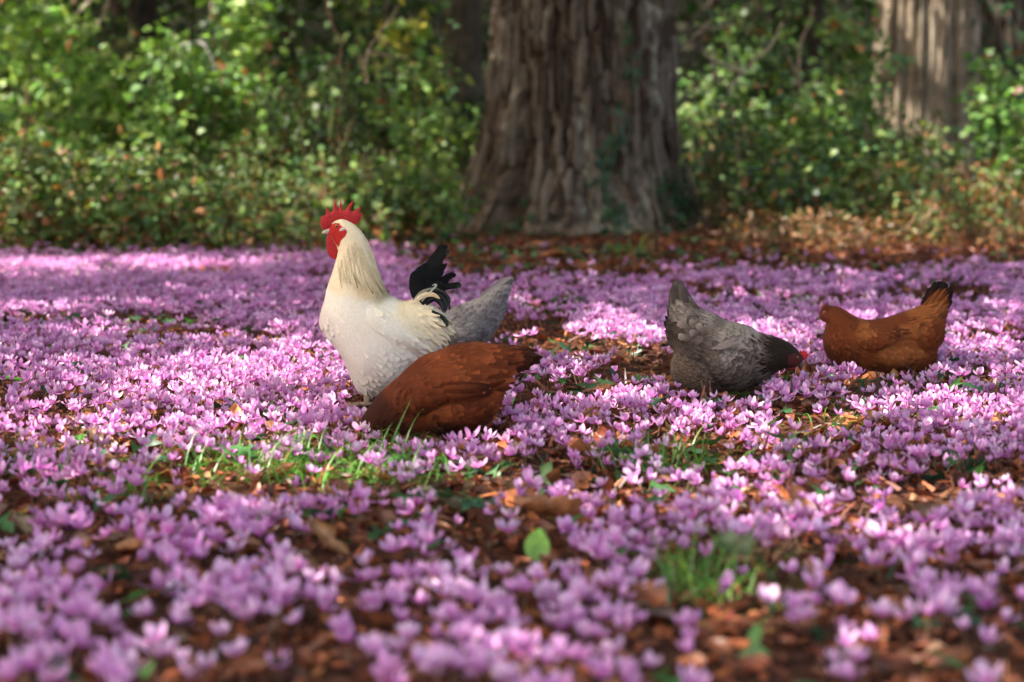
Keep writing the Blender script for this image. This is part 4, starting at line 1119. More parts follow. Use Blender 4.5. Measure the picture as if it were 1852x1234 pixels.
for k in range(13):
    q = k / 12
    tx, ty = fan[k]
    bx_, by_ = 190 + 150 * q, 470 - 40 * q
    h4.blade('tail_feather', [(bx_, by_), (bx_ * 0.6 + tx * 0.4 - 4, by_ * 0.6 + ty * 0.4), (tx + 4, ty + 30), (tx, ty)], 60, BGD if k % 3 == 0 else BGY, (-1) ** k * 0.004 * (k % 5), tipc=(0.09, 0.075, 0.07))
for k, (a, b) in enumerate([((350, 360), (250, 225)), ((385, 370), (285, 280)), ((320, 420), (215, 335)), ((380, 440), (275, 390)), ((330, 540), (200, 480)), ((420, 500), (300, 470)), ((400, 560), (300, 560)), ((310, 620), (205, 590)), ((430, 580), (365, 480))]):
    h4.blade('tail_covert', [a, ((a[0] + b[0]) / 2, (a[1] + b[1]) / 2 - 5), b], 70, BGD, -0.001 * k, tipc=(0.30, 0.25, 0.22), prof=lambda t: (0.5 + 0.5 * t) * (1 if t < 0.85 else 0.72), on_body=True)
for k, (a, b) in enumerate([((700, 610), (480, 690)), ((720, 640), (520, 692))]):
    h4.blade('wing_feather', [a, ((a[0] + b[0]) / 2, (a[1] + b[1]) / 2 - 8), b], 46, BGL, -0.002 * k, on_body=True)
h4.slab('comb', [(1255, 760), (1270, 730), (1285, 745), (1300, 725), (1312, 742), (1330, 738), (1330, 758), (1345, 770), (1330, 790), (1305, 815), (1285, 800)], RED, M_FLESH, 0.3, smooth_outline=False)
h4.slab('wattle', [(1165, 840), (1230, 845), (1238, 870), (1210, 892), (1170, 888), (1155, 865)], (0.30, 0.018, 0.02), M_FLESH, 0.35, 0.009, sides=True)
h4.slab('beak', [(1250, 825), (1285, 825), (1292, 855), (1276, 908), (1262, 895), (1245, 855)], (0.06, 0.05, 0.045), M_HORN, 0.8)
h4.eye((1237, 785), 0.0048, (0.16, 0.06, 0.02))
h4.legs([(560, 1110, -0.04, 550), (480, 1110, 0.04, 470)], (0.2, 0.16, 0.13), 0.007, fwd=1)

# ---- brown hen at the far right
h5 = Bird('hen', 'chestnut brown hen with raised black tipped tail facing left', 7.85, C3, 0, 'hen').start((780, 1165))
CHS, CHL, CHD = (0.140, 0.035, 0.011), (0.25, 0.082, 0.025), (0.075, 0.019, 0.007)
h5.body([(170, 470), (192, 425), (232, 396), (300, 394), (362, 405), (430, 440), (500, 484), (580, 518), (660, 526), (760, 520), (850, 500), (950, 466), (1050, 435), (1130, 400), (1190, 370), (1270, 350), (1350, 370), (1400, 430), (1392, 560), (1385, 640), (1370, 735), (1322, 800), (1302, 840), (1300, 905), (1268, 970), (1190, 1015), (1090, 1060), (950, 1085), (800, 1090), (640, 1080), (480, 1055), (400, 1020), (320, 978), (265, 910), (226, 840), (208, 760), (212, 680), (232, 600), (238, 556), (205, 545), (180, 520)],
        0.72, [(480, 640), (560, 570), (700, 560), (850, 580), (960, 620), (1040, 670), (1000, 690), (880, 660), (820, 720), (720, 780), (600, 800), (510, 750)], 0.45,
        [(190, 470), (270, 500), (380, 580), (520, 640), (700, 640), (900, 600), (1080, 560), (1240, 460), (1340, 300), (1380, 200)],
        [(230, 410, CHD, .012, .005), (290, 450, CHS, .024, .008), (300, 560, CHS, .034, .010), (400, 480, CHS, .036, .010), (480, 560, CHS, .036, .014), (300, 700, CHS, .032, .018), (260, 820, CHD, .032, .018), (400, 860, CHD, .034, .022), (560, 600, CHL, .030, .020), (680, 560, CHS, .034, .022), (820, 540, CHS, .040, .022), (960, 520, CHS, .042, .022), (1080, 480, CHL, .050, .018), (1200, 420, CHL, .055, .016), (1300, 420, CHL, .055, .016), (1320, 560, CHS, .050, .020), (1200, 560, CHS, .048, .022), (1300, 700, CHS, .040, .022), (1180, 720, CHS, .040, .022), (960, 600, CHL, .050, .022), (880, 620, CHD, .045, .02),
         (650, 700, CHS, .036, .022), (760, 860, CHL, .032, .024), (900, 880, CHL, .032, .024), (1040, 860, CHL, .034, .022), (1200, 880, CHS, .028, .010), (1250, 930, CHS, .026, .008), (700, 980, CHD, .032, .02), (950, 1000, CHD, .032, .018), (600, 860, CHS, .034, .022)],
        [[(160, 440), (235, 430), (262, 480), (250, 530), (160, 530)]],
        bare=([(165, 450), (225, 430), (250, 480), (240, 525), (180, 525)], (0.13, 0.030, 0.018)),
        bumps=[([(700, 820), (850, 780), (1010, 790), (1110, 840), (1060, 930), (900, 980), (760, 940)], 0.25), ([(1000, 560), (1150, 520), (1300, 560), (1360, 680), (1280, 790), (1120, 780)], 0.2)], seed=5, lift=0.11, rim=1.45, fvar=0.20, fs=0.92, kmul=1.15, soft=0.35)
fan = spline([(1212, 300), (1265, 205), (1330, 157), (1392, 166), (1448, 215), (1464, 275), (1438, 385)], 15)
for k in range(15):
    q = k / 14
    tx, ty = fan[k]
    rx, ry = 1170 + 150 * q, 470 + 30 * q
    h5.blade('tail_feather', [(rx, ry), (rx * 0.55 + tx * 0.45 - 6, ry * 0.55 + ty * 0.45), (tx, ty)], 66, (0.045, 0.020, 0.013) if k % 3 else CHD, (-1) ** k * 0.004 * (k % 5), tipc=(0.014, 0.011, 0.010), prof=lambda t: min(1, 0.45 + t) * (1 if t < 0.82 else max(0.1, 1 - ((t - 0.82) / 0.18) ** 2) ** 0.5))
fan = spline([(1222, 330), (1275, 262), (1335, 222), (1385, 215), (1412, 262), (1420, 340), (1412, 430), (1395, 480)], 18)
for k in range(18):
    q = k / 17
    tx, ty = fan[k]
    tx += 8 * math.sin(k * 2.1); ty += 10 * math.sin(k * 1.3)
    rx, ry = 1120 + 170 * q, 480 + 70 * q
    h5.blade('tail_covert', [(rx, ry), (rx * 0.5 + tx * 0.5 - 8, ry * 0.5 + ty * 0.5), (tx, ty)], 34, CHS if k % 2 else CHL, -0.020 - 0.0015 * (k % 5), tipc=CHL if k % 3 else CHS, yaw=0.003)
h5.slab('comb', [(190, 425), (185, 400), (200, 405), (210, 380), (222, 395), (238, 375), (245, 400), (230, 415)], (0.30, 0.03, 0.02), M_FLESH, 0.3, smooth_outline=False)
h5.slab('wattle', [(218, 510), (245, 490), (268, 485), (272, 520), (248, 555), (222, 550)], (0.32, 0.09, 0.075), M_FLESH, 0.35, 0.008, sides=True)
h5.slab('beak', [(190, 485), (160, 495), (138, 515), (140, 530), (165, 528), (195, 522)], (0.12, 0.085, 0.05), M_HORN, 0.8)
h5.eye((212, 456), 0.0055, (0.42, 0.16, 0.04))
h5.legs([(760, 1085, -0.04, 750), (860, 1085, 0.04, 870)], (0.36, 0.27, 0.13), 0.007)
BIRDS = [(ro, 0.10, 0.09), (h2, 0.16, 0.10), (h3, 0.20, 0.12), (h4, 0.14, 0.11), (h5, 0.17, 0.11)]

# ------------------------------------------------------------------ ground cover: litter, flowers, grass
def clear_of_birds(x, y, grow=1.0):
    ok = np.ones(len(x), bool)
    for b, rx, ry in BIRDS:
        dy = y - b.Y
        ok &= (((x - b.x0) / (rx * grow)) ** 2 + (dy / np.where(dy < 0, 0.40 * grow, ry * grow)) ** 2) > 1
    rr = np.hypot(x - TREE_X, y - TREE_Y)
    return ok & (rr > 0.86)

def field(n, y0, y1, margin=1.3, r=rng):
    """random points over the visible wedge of the clearing (plus a margin to either side)"""
    y = np.sqrt(r.uniform(0, 1, n) * (y1 ** 2 - y0 ** 2) + y0 ** 2)
    x = r.uniform(-1, 1, n) * (0.2205 * y + margin)
    k = np.abs(x) < 0.2205 * y + margin
    return x[k], y[k]

NEAR_CLUMPS = [(100, 960, 90, 40, .8), (60, 1090, 130, 60, 1), (150, 1190, 120, 50, .9), (250, 960, 60, 30, .8), (430, 1050, 130, 60, 1), (300, 1080, 60, 40, .5), (420, 1130, 60, 30, .4), (560, 1040, 40, 30, .5), (640, 1020, 30, 20, .6), (250, 1190, 40, 30, .5), (350, 1190, 50, 25, .5), (450, 925, 90, 40, .9), (560, 890, 110, 30, .9), (330, 950, 50, 30, .6), (620, 1080, 60, 40, .5), (690, 1090, 60, 50, .6), (780, 1060, 90, 50, .9), (880, 1080, 150, 60, 1), (1050, 1060, 120, 50, 1), (900, 1130, 100, 40, .8), (820, 1190, 120, 40, .7), (960, 1220, 80, 25, .8), (1080, 1190, 120, 40, .8), (760, 960, 40, 30, .8), (1130, 960, 90, 50, 1), (1030, 880, 130, 30, .9), (1300, 930, 140, 40, .9), (1480, 930, 150, 50, 1), (1650, 960, 180, 50, 1), (1800, 900, 80, 60, 1), (1420, 1020, 60, 25, .6), (1500, 1090, 90, 40, .6), (1620, 1080, 50, 30, .5), (1700, 1090, 80, 50, .8), (1800, 1080, 50, 30, .5), (1520, 1170, 60, 30, .4), (1250, 1130, 40, 25, .4), (1820, 1210, 40, 25, .5), (530, 1150, 40, 30, .4), (690, 1190, 40, 30, .5), (150, 880, 120, 30, .7)]

def flower_density(x, y):
    px, py = to_pixel(x, y, 0.0 * x)
    def blob(cx, cy, rx, ry): return np.exp(-(((px - cx) / rx) ** 2 + ((py - cy) / ry) ** 2))
    d = np.interp(py, [425, 455, 480, 560, 700, 800, 860, 940, 1060, 1300], [0.0, 0.55, 1.0, 1.0, 0.95, 0.8, 0.62, 0.58, 0.55, 0.42])
    right = 1 / (1 + np.exp(-(px - 820) / 60))
    d = d * (1 - right * np.clip((560 - py) / 110, 0, 1) * 0.55)
    d = d * (1 - 0.97 * blob(1060, 460, 370, 52)) * (1 - 0.93 * blob(1500, 448, 300, 46)) * (1 - 0.8 * blob(850, 500, 110, 45)) * (1 - 0.7 * blob(1800, 450, 180, 25))
    d = d * (1 - 0.92 * blob(330, 900, 130, 34)) * (1 - 0.9 * blob(830, 985, 190, 45)) * (1 - 0.9 * blob(620, 985, 110, 40)) * (1 - 0.8 * blob(560, 860, 150, 30))
    d = d * (1 - 0.85 * blob(1300, 1090, 150, 70)) * (1 - 0.75 * blob(1640, 1130, 260, 70)) * (1 - 0.75 * blob(1480, 1050, 140, 40)) * (1 - 0.8 * blob(420, 1160, 150, 50))
    d = d * (1 - 0.75 * blob(90, 985, 80, 30)) * (1 - 0.7 * blob(1250, 870, 120, 30)) * (1 - 0.75 * blob(1430, 800, 130, 24)) * (1 - 0.6 * blob(1780, 690, 90, 18)) * (1 - 0.6 * blob(1120, 690, 120, 22)) * (1 - 0.6 * blob(1110, 790, 120, 24))
    d = d * (1 - 0.8 * blob(150, 820, 110, 22))
    hx, hy = to_pixel(x, y, 0.065 + 0 * x)
    near = np.zeros(len(x))
    for cx, cy, rx, ry, a in NEAR_CLUMPS:
        near = np.maximum(near, a * np.clip(1.35 - np.sqrt(((hx - cx) / (rx * 1.05)) ** 2 + ((hy - cy) / (ry * 0.95)) ** 2), 0, 1) ** 0.8)
    wn_ = np.clip((hy - 860) / 60, 0, 1)
    edge = np.interp(px, [-200, 560, 690, 760, 900, 1100, 1250, 1400, 1500, 1650, 1852, 2100], [464, 462, 442, 482, 515, 510, 484, 492, 500, 488, 480, 478])
    d = d * np.clip((py - edge + 30 * (vnoise(x * 1.7, y * 0.9, 77) - 0.5)) / 22 + 0.04, 0.09 * np.clip((py - 425) / 25, 0.2, 1), 1)
    cl = fbm(x * 2.6, y * 1.7, 31, 3)
    thr = np.interp(py, [500, 750, 900, 1200], [0.36, 0.42, 0.47, 0.50]) + 0.07 * right * np.clip((760 - py) / 100, 0, 1)
    cl = np.clip((cl - thr + 0.10) / 0.2, 0.05, 1)
    return d * cl * (1 - wn_) + wn_ * (1.1 * near + 0.02) * (1 - np.exp(-(((hx - 962) / 48) ** 2 + ((hy - 1000) / 40) ** 2)))

def petal(rows, cols, r, k):
    """one reflexed petal: starts at the mouth ring, bends out and sweeps up; local z is up"""
    t = np.linspace(0, 1, rows); u = np.linspace(-1, 1, cols)
    splay = r.uniform(0.25, 1.25)
    out = 0.0045 + 0.020 * splay * np.sin(t * math.pi * 0.62) + 0.012 * splay * t
    up = -0.004 * np.sin(np.clip(t * 3, 0, 1) * math.pi) + (0.034 - 0.011 * splay) * t ** (1.0 + 0.35 * splay)
    wdt = 0.0112 * np.interp(t, [0, 0.2, 0.5, 0.78, 1], [0.38, 0.62, 1.0, 0.95, 0.36])
    tw = r.uniform(0.2, 1.5)
    P = []
    for i in range(rows):
        a = tw * t[i]
        for q in u:
            s = q * wdt[i]
            cupz = 0.18 * abs(q) * wdt[i]
            P.append((out[i] + s * math.sin(a) * 0.55 - cupz, s * math.cos(a), up[i] + s * 0.12 * math.sin(a * 2)))
    return np.array(P), grid_faces(rows, cols), np.repeat(t, cols)

def rotz(V, a):
    c, s = math.cos(a), math.sin(a)
    return np.stack([V[:, 0] * c - V[:, 1] * s, V[:, 0] * s + V[:, 1] * c, V[:, 2]], -1)

def flower_tpl(rows, cols, seed):
    r = np.random.default_rng(seed)
    V, F, T, n = [], [], [], 0
    open_ = (0.42, 1.3, 0.9, 1.1, 0.75, 1.2, 0.95, 1.05)[seed % 8]
    for k in range((4, 5, 5, 5, 5, 4, 5, 5)[seed % 8]):
        p, f, t = petal(rows, cols, r, k)
        p = p * r.uniform(0.85, 1.12); p[:, 0] *= open_
        p = rotz(p, k * 2 * math.pi / 5 + r.normal() * 0.16)
        V.append(p); F.append(f + n); T.append(t); n += len(p)
    if rows > 3:
        v, f = ellipsoid((0, 0, 0.002), (0.0058, 0.0058, 0.0062), 5, 3)
        V.append(v); F.append(f + n); T.append(np.zeros(len(v)))
    return np.concatenate(V), np.concatenate(F), np.concatenate(T)

PINK_T = [(0.77, 0.45, 0.73), (0.71, 0.38, 0.67), (0.81, 0.56, 0.78), (0.67, 0.32, 0.61)]
PINK_B = (0.56, 0.12, 0.47)
STEM_C = [(0.26, 0.14, 0.09), (0.20, 0.09, 0.07), (0.30, 0.19, 0.11)]

def stem_unit(seed):
    r = np.random.default_rng(seed)
    a = r.uniform(0, 6.28); b = 0.012
    P = spline([(-0.02 * math.cos(a), -0.02 * math.sin(a), -0.05), (0.008 * math.cos(a + 1), 0.008 * math.sin(a + 1), 0.5), (0.0, 0.0, 0.92), (0, 0, 1.0)], 4)
    V, F = tube(np.array(P) * np.array([1, 1, 1]), [0.0017, 0.0016, 0.0014, 0.0013], 3)
    return V, F

def build_flowers():
    r = np.random.default_rng(2024)
    x, y = field(53500, 3.2, 15.6, 0.9, r)
    dens = flower_density(x, y)
    k = (r.random(len(x)) < dens) & clear_of_birds(x, y)
    x, y = x[k], y[k]
    z = gz(x, y)
    n = len(x)
    h = r.uniform(0.022, 0.066, n)
    sc = r.uniform(0.52, 1.02, n) * np.where(y < 5.0, 1.0, 0.84)
    yaw = r.uniform(0, 2 * math.pi, n)
    tilt = r.normal(size=(n, 2)) * 0.30
    Zd = np.stack([tilt[:, 0], tilt[:, 1], np.ones(n)], -1)
    Yd = np.stack([-np.sin(yaw), np.cos(yaw), np.zeros(n)], -1)
    Zd /= np.linalg.norm(Zd, axis=1, keepdims=True)
    X = np.cross(Yd, Zd); X /= np.linalg.norm(X, axis=1, keepdims=True)
    Yd = np.cross(Zd, X)
    rot = np.stack([X, Yd, Zd], -1)
    top = np.stack([x, y, z + h], -1)
    ct = vary(pick(PINK_T, n, r=r), n, 0.10, 0.03, r); cb = vary(PINK_B, n, 0.15, 0.05, r)
    px, py = to_pixel(x, y, z + h)
    view = (px > -20) & (px < 1872) & (py < 1254) & (y > 3.4)
    near = np.argsort(np.where(view, y, 99))[:300]
    isn = np.zeros(n, bool); isn[near] = True
    bag = Bag()
    for v in range(8):
        for lod in (0, 1):
            sel = (~isn) & (np.arange(n) % 8 == v) & ((y < 9.5) if lod == 0 else (y >= 9.5))
            tv, tf, tm = flower_tpl(4 if lod == 0 else 3, 3 if lod == 0 else 2, 50 + v)
            scatter(bag, tv, tf, np.clip(tm * 1.6, 0, 1), top[sel], rot[sel], sc[sel], cb[sel], ct[sel])
            sv, sf = stem_unit(v) if lod == 0 else tube([(0, 0, -0.05), (0, 0, 1.0)], [0.0017, 0.0013], 3)
            idr = np.broadcast_to(np.eye(3), (int(sel.sum()), 3, 3))
            cs = pick(STEM_C, int(sel.sum()), r=r)
            scatter(bag, sv, sf, np.zeros(len(sv)), np.stack([x, y, z], -1)[sel], idr, np.stack([np.ones(sel.sum()), np.ones(sel.sum()), h[sel] * 1.02], -1), cs, cs)
    bag.obj('cyclamen_carpet', M_PETAL, kind='stuff')
    # the nearest three hundred: each a thing with its petals and stem
    pr = np.random.default_rng(5)
    pm = []
    for v in range(6):
        p, f, t = petal(5, 3, pr, v)
        row = []
        for c in PINK_T[:3]:
            t2 = np.clip(t * 1.6, 0, 1)[:, None]
            row.append(make_mesh('petal', p, f, C(*PINK_B) * (1 - t2) + C(*c) * t2, M_PETAL))
        pm.append(row)
    sm = []
    for v in range(4):
        sv, sf = stem_unit(v)
        sm.append(make_mesh('stem', sv, sf, np.broadcast_to(C(*STEM_C[v % 3]), (len(sv), 3)), M_PETAL))
    ev, ef = ellipsoid((0, 0, 0.002), (0.0058, 0.0058, 0.0062), 8, 5)
    cup = make_mesh('flower_tube', ev, ef, np.broadcast_to(C(*PINK_B), (len(ev), 3)), M_PETAL)
    for q, i in enumerate(near):
        cw = ('at the far left', 'left of centre', 'at the centre', 'right of centre', 'at the far right')[int(np.clip(px[i] // 371, 0, 4))]
        rw = 'along the bottom edge' if py[i] > 1140 else ('in the second blurred row of clumps' if py[i] > 1020 else 'in the third row of clumps, farther back')
        rt = thing('cyclamen_flower', 'blurred pink cyclamen ' + rw + ', ' + cw, 'flower', (x[i], y[i], z[i]), 'near cyclamens ' + rw + ' ' + cw)
        st = link('stem', sm[q % 4], rt); st.scale = (1, 1, h[i] * 1.02)
        hd = Matrix(rot[i].tolist()).to_4x4(); hd.translation = Vector((0, 0, h[i]))
        cc = int(r.integers(3)); op = r.uniform(0.8, 1.15)
        t_ = link('flower_tube', cup, rt); t_.matrix_local = hd @ Matrix.Scale(sc[i], 4)
        for j in range(5):
            o = link('petal', pm[int(r.integers(6))][cc], rt)
            s = sc[i] * r.uniform(0.88, 1.12)
            o.matrix_local = hd @ Matrix.Rotation(j * 2 * math.pi / 5 + r.normal() * 0.15, 4, 'Z') @ Matrix.Diagonal((s * op, s, s, 1))
    return n
NFL = build_flowers()

# fallen leaves
def curled(seed, rows=6, cols=5):
    r = np.random.default_rng(seed)
    t = np.linspace(0, 1, rows); u = np.linspace(-1, 1, cols)
    T, U = np.meshgrid(t, u, indexing='ij')
    W = np.maximum(0.05, np.sin(math.pi * T ** r.uniform(0.7, 1.0)) ** 0.8) * r.uniform(0.26, 0.42) * (1 + 0.18 * r.normal(size=T.shape))
    cx, cy = r.uniform(0.6, 2.4), r.uniform(0.2, 1.4)
    ang = U * cx
    X = W * np.sin(ang) / max(cx, 0.3)
    Z = W * (1 - np.cos(ang)) / max(cx, 0.3)
    bend = (T - 0.5) * cy
    Y = np.sin(bend) / max(cy, 0.3) + 0.5
    Z = Z + (1 - np.cos(bend)) / max(cy, 0.3) + 0.03 * r.normal(size=T.shape)
    return np.stack([X, Y - 0.5, Z], -1).reshape(-1, 3), grid_faces(rows, cols), T.ravel(), U.ravel()
CURL = [curled(k, 4, 4) for k in range(9)]
CURL_FAR = [curled(k + 40, 3, 3) for k in range(9)]
DEAD = [(0.140, 0.042, 0.021), (0.225, 0.068, 0.029), (0.075, 0.026, 0.016), (0.30, 0.105, 0.040), (0.26, 0.13, 0.06), (0.14, 0.075, 0.045)]

def build_litter():
    r = np.random.default_rng(64)
    bag = Bag()
    x, y = field(27000, 3.0, 17.5, 1.0, r)
    xn, yn = field(6500, 3.1, 7.2, 0.8, r)
    xt, yt = r.normal(0.9, 1.9, 5200), r.uniform(11.8, 16.6, 5200)
    x, y = np.concatenate([x, xn, xt]), np.concatenate([y, yn, yt])
    px, py = to_pixel(x, y, 0 * x)
    keep = (np.hypot(x - TREE_X, y - TREE_Y) > 0.8)
    x, y = x[keep], y[keep]
    n = len(x)
    z = gz(x, y) + r.uniform(0.0, 0.022, n)
    up = rand_dirs(n, 1.2, r)
    up[:, 2] *= np.where(r.random(n) < 0.3, -1, 1)
    d = r.normal(size=(n, 3)); d[:, 2] *= 0.35
    rot = basis(d, up)
    sz = r.uniform(0.018, 0.056, n) * np.where(r.random(n) < 0.09, 1.9, 1) * np.where(y > 11.5, 1.5, 1.0)
    c = vary(pick(DEAD, n, [0.30, 0.28, 0.20, 0.12, 0.03, 0.07], r), n, 0.22, 0.06, r)
    for v in range(9):
        for tpl, cond in ((CURL[v], y < 8.2), (CURL_FAR[v], y >= 8.2)):
            s = (np.arange(n) % 9 == v) & cond
            scatter(bag, tpl[0], tpl[1], np.clip(tpl[2] * 0.7, 0, 1), np.stack([x, y, z], -1)[s], rot[s], sz[s], c[s], c[s] * 1.25)
    # needle sprays and slivers of bark
    x, y = field(25000, 3.0, 17.0, 1.0, r)
    keep = (np.hypot(x - TREE_X, y - TREE_Y) > 0.85)
    x, y = x[keep], y[keep]; n = len(x)
    sv, sf, st, su = blade(3, 2, lambda t: 1 - 0.6 * t, 1.0, 0.05, 0, 0.15)
    d = r.normal(size=(n, 3)); d[:, 2] = np.abs(d[:, 2]) * 0.7
    c = vary(pick(DEAD[:4], n, r=r), n, 0.25, 0.06, r)
    scatter(bag, sv, sf, st * 0.5, np.stack([x, y, gz(x, y) + r.uniform(0, 0.02, n)], -1), basis(d, rand_dirs(n, 1, r)), np.stack([r.uniform(0.6, 2, n) * 0.06, r.uniform(0.02, 0.08, n), np.full(n, 0.06)], -1), c, c * 1.2)
    bag.obj('leaf_litter', M_DRY, kind='stuff')
build_litter()

def one_leaf(label, px, py, size, c, seed, zoff=0.02, tilt=(0.3, -0.5), yaw=0.0, tpl=None, mat=None, name='fallen_leaf'):
    x, y = on_ground(px, py, zoff)
    x, y = float(x), float(y)
    V, F, T, U = tpl if tpl else curled(seed, 9, 7)
    r = np.random.default_rng(seed)
    cc = np.clip(np.outer(0.85 + 0.35 * T, np.asarray(c)) * (1 + 0.10 * r.normal(size=(len(T), 1))), 0, 1)
    o = obj(name, V * size, F, cc, mat or M_DRY)
    o.location = (x, y, float(gz(x, y)) + zoff)
    o.rotation_euler = (tilt[0], tilt[1], yaw)
    tag(o, label, 'leaf')
    return o
LEAF_BIG = blade(8, 7, lambda t: max(0.05, math.sin(math.pi * t ** 0.75) ** 0.7), 1.0, 0.36, 0.12, 0.18)
one_leaf('upright oval fresh green leaf amid brown litter, low centre', 968, 1018, 0.072, (0.24, 0.46, 0.09), 1, 0.012, (1.15, 0.15, 0.35), 0, LEAF_BIG, M_LEAF, 'green_leaf')
one_leaf('large pale olive dried leaf lying below the brown hen', 800, 905, 0.135, (0.22, 0.21, 0.145), 12, 0.035, (0.35, 0.25), 1.3, curled(401, 9, 7))
one_leaf('dull green grey leaf half hidden by flowers above the blurred grass tuft', 1325, 1000, 0.11, (0.10, 0.13, 0.065), 13, 0.03, (0.35, -0.2), 0.6)
one_leaf('orange brown curled leaf standing on end beyond the grey pecking hen', 1025, 600, 0.085, (0.40, 0.18, 0.06), 14, 0.05, (1.2, 0.5), 0.4)
one_leaf('ribbed dark brown leaf curled up at the left below the sunlit row', 165, 800, 0.12, (0.12, 0.055, 0.03), 15, 0.04, (0.5, 0.3), 1.0)
one_leaf('glowing orange leaf among the brightest flowers left of the rooster', 425, 745, 0.07, (0.42, 0.17, 0.05), 16, 0.05, (0.9, 0.2), 0.3)
one_leaf('broad tan brown leaf leaning in the litter under the low green leaf, left side', 590, 985, 0.12, (0.26, 0.13, 0.06), 17, 0.03, (0.7, -0.4), 0.8)
one_leaf('long reddish brown leaf lying flat below the pale olive leaf', 990, 935, 0.17, (0.20, 0.075, 0.03), 18, 0.03, (0.2, 0.2), 1.5)
one_leaf('brown leaf wedged between flowers just left of the grey pecking hen', 1175, 690, 0.075, (0.17, 0.06, 0.03), 19, 0.05, (0.9, 0.2), 0.2)
one_leaf('tan leaf lit by sun under the breast of the grey pecking hen', 1250, 755, 0.075, (0.42, 0.21, 0.085), 20, 0.04, (0.6, 0.3), 1.2)
one_leaf('grey brown broken leaf on the litter at the left edge', 40, 950, 0.11, (0.20, 0.15, 0.10), 22, 0.03, (0.4, 0.3), 0.8)
one_leaf('chestnut leaf tilted upright right of the tan sunlit leaf', 1445, 905, 0.09, (0.30, 0.12, 0.045), 23, 0.04, (0.9, -0.3), 0.7)

# dark twig stuck upright by the pecking hen, and a bark stick on the flowers
def stick(label, pts, r0, c, name='twig'):
    P = np.array(pts, float)
    Q = spline(P, 10)
    V, F = tube(Q - P[0], np.linspace(r0, r0 * 0.6, 10), 6)
    o = obj(name, V, F, np.broadcast_to(C(*c), (len(V), 3)), M_TWIG)
    o.location = P[0]
    tag(o, label, 'twig')
gx, gy = on_ground(1433, 726, 0.02); gx, gy = float(gx), float(gy)
stick('dark twig standing upright under the pecking hen beak', [(gx, gy, 0.0), (gx - 0.002, gy, 0.04), (gx - 0.004, gy, 0.088)], 0.005, (0.05, 0.035, 0.03))
gx, gy = on_ground(1045, 762, 0.05); gx, gy = float(gx), float(gy)
stick('split brown stick resting on flowers right of the brown feeding hen', [(gx - 0.03, gy, 0.035), (gx, gy + 0.02, 0.055), (gx + 0.045, gy + 0.03, 0.085)], 0.009, (0.20, 0.10, 0.05))
gx, gy = on_ground(190, 715, 0.03); gx, gy = float(gx), float(gy)
stick('wiry dark stem looping above the shaded flowers at the left', [(gx - 0.05, gy, 0.02), (gx - 0.01, gy, 0.06), (gx + 0.02, gy, 0.085), (gx + 0.012, gy, 0.04)], 0.0022, (0.07, 0.045, 0.03))

# green ground cover: cyclamen and ivy leaves under the flowers
def build_ground_leaves():
    r = np.random.default_rng(17)
    x, y = field(8500, 3.2, 16.2, 1.2, r)
    k = (fbm(x * 1.3, y * 1.3, 71) + r.random(len(x)) * 0.25 > 0.66) & clear_of_birds(x, y, 0.7)
    x, y = x[k], y[k]; n = len(x)
    c = vary(pick([(0.035, 0.085, 0.035), (0.05, 0.13, 0.04), (0.075, 0.19, 0.04), (0.03, 0.07, 0.04)], n, [0.4, 0.3, 0.1, 0.2], r), n, r=r)
    b = Bag()
    d = r.normal(size=(n, 3)); d[:, 2] = r.normal(size=n) * 0.25
    scatter(b, IVY_TPL[0], IVY_TPL[1], IVY_TPL[2] * 0.4, np.stack([x, y, gz(x, y) + r.uniform(0.015, 0.06, n)], -1), basis(d, rand_dirs(n, 1.6, r)), r.uniform(0.03, 0.07, n), c, c * 1.3)
    b.obj('ground_cover', M_IVY, kind='stuff')
build_ground_leaves()

GRASS_T = blade(7, 3, lambda t: max(0.05, 1 - t ** 1.8), 1.0, 0.024, 0.4, 0.0)
def grass_tuft(label, spots, n, hmin, hmax, seed):
    """one tuft: blades that arch outward from a patch of ground"""
    r = np.random.default_rng(seed)
    n = int(n * 2.6)
    (px, py, rx, ry) = spots
    cx, cy = on_ground(px, py, 0); cx, cy = float(cx), float(cy)
    _, y1 = on_ground(px, py - ry, 0); _, y2 = on_ground(px, py + ry, 0)
    sx, sy = rx * cy / FPX, abs(float(y1 - y2)) / 2
    x, y = cx + r.normal(size=n) * sx * 0.72, cy + r.normal(size=n) * sy * 0.72
    ok = clear_of_birds(x, y, 0.6); x, y = x[ok], y[ok]; n = len(x)
    b = Bag()
    L = r.uniform(hmin, hmax, n) * 1.45
    lean = r.uniform(0.6, 2.5, n); az = r.uniform(0, 2 * math.pi, n)
    t = GRASS_T[2]; u = GRASS_T[3]
    bend = lean[:, None] * (0.35 + 0.9 * t[None])           # arching
    rad = L[:, None] * t[None] * np.sin(bend * 0.8)
    zz = L[:, None] * t[None] * np.cos(bend * 0.8)
    wv = GRASS_T[0][:, 0][None] * 0.10
    dx, dy = np.cos(az)[:, None], np.sin(az)[:, None]
    V = np.stack([x[:, None] + rad * dx - wv * dy, y[:, None] + rad * dy + wv * dx, gz(x, y)[:, None] - 0.005 + zz + np.abs(wv) * 0.3], -1)
    F = GRASS_T[1][None] + (np.arange(n) * len(t))[:, None, None]
    c = vary(pick([(0.075, 0.22, 0.035), (0.12, 0.29, 0.045), (0.06, 0.16, 0.035), (0.19, 0.32, 0.06)], n, r=r), n, r=r)
    cc = c[:, None] * (0.8 + 0.5 * t[None, :, None])
    o0 = np.array([cx, cy, float(gz(cx, cy))])
    b.add(V.reshape(-1, 3) - o0, F.reshape(-1, 4), cc.reshape(-1, 3))
    o = thing('grass_tuft', label, 'grass', tuple(o0))
    b.obj('blades', M_GRASS, o, 'stuff')
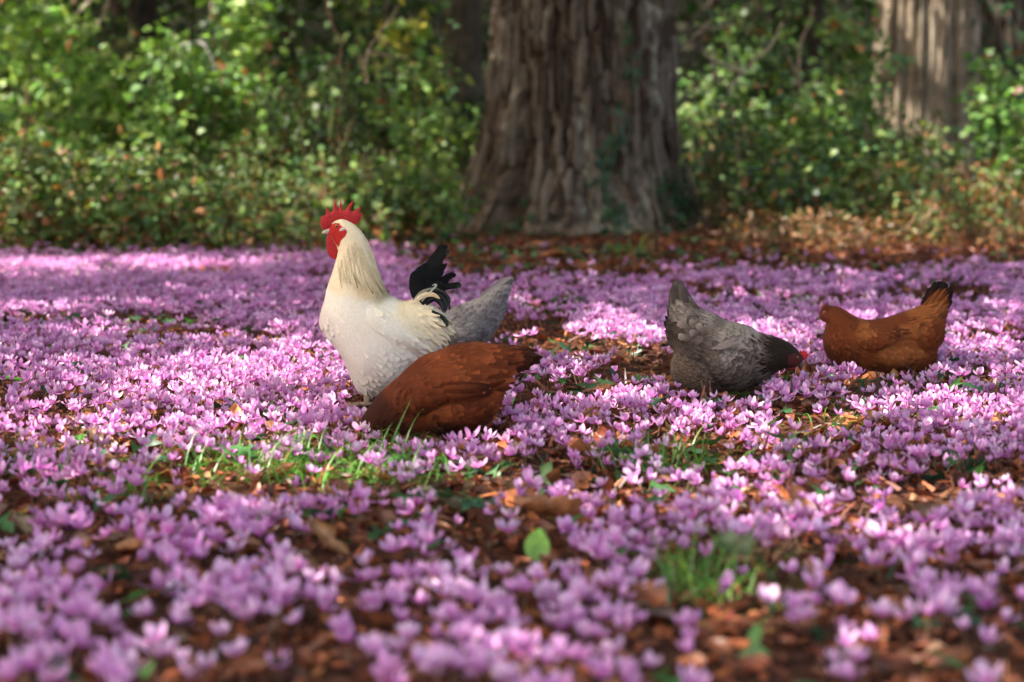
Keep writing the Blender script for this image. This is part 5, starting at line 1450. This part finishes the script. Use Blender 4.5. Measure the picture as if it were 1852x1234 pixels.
grass_tuft('wide grass tuft in front of the sunlit flowers left of the brown hen', (520, 850, 150, 26), 150, 0.05, 0.13, 1)
grass_tuft('grass tuft growing against the breast of the brown feeding hen', (700, 860, 90, 24), 90, 0.06, 0.13, 2)
grass_tuft('small grass tuft at the left edge below the ribbed dark leaf', (60, 850, 80, 20), 60, 0.05, 0.11, 3)
grass_tuft('grass tuft right of the brown feeding hen beside the split stick', (1200, 850, 90, 24), 70, 0.06, 0.12, 4)
grass_tuft('blurred grass tuft between the dull green grey leaf and the bottom right litter', (1290, 1075, 90, 40), 70, 0.05, 0.12, 5)
grass_tuft('bright little grass tuft at the foot of the thick tree, in brown leaves', (1143, 465, 14, 6), 24, 0.08, 0.2, 6)
grass_tuft('sparse grass blades below the low litter hollow at the left', (240, 905, 60, 16), 30, 0.05, 0.10, 7)
grass_tuft('thin grass tuft before the chestnut hen in shade', (1560, 775, 70, 16), 34, 0.04, 0.09, 8)
# the single tall blade that crosses the brown hen
bx, by = on_ground(705, 812, 0.0); bx, by = float(bx), float(by)
P = spline([(bx, by - 0.05, 0.0), (bx + 0.022, by - 0.05, 0.06), (bx + 0.062, by - 0.05, 0.145)], 8)
Wd = np.linspace(0.0045, 0.0006, 8)
V = np.concatenate([P + np.stack([-Wd, 0 * Wd, Wd * 0.4], -1), P, P + np.stack([Wd, 0 * Wd, -Wd * 0.4], -1)]).reshape(3, 8, 3).transpose(1, 0, 2).reshape(-1, 3)
V[1::3, 1] += 0.002
o = obj('tall_grass', V - np.array([bx, by - 0.05, 0.0]), grid_faces(8, 3), np.broadcast_to(C(0.14, 0.30, 0.06), (24, 3)), M_GRASS)
o.location = (bx, by - 0.05, 0.0)
tag(o, 'single tall light green grass blade rising across the brown feeding hen', 'grass blade')
print('flowers', NFL, 'tris', sum(len(o.data.loops) - 2 * len(o.data.polygons) for o in scene.objects if o.type == 'MESH'), sorted(((sum(len(c.data.loops) - 2 * len(c.data.polygons) for c in [o] + list(o.children_recursive) if c.type == 'MESH')), o.name) for o in scene.objects if o.parent is None)[-14:], 'objects', len(scene.objects))
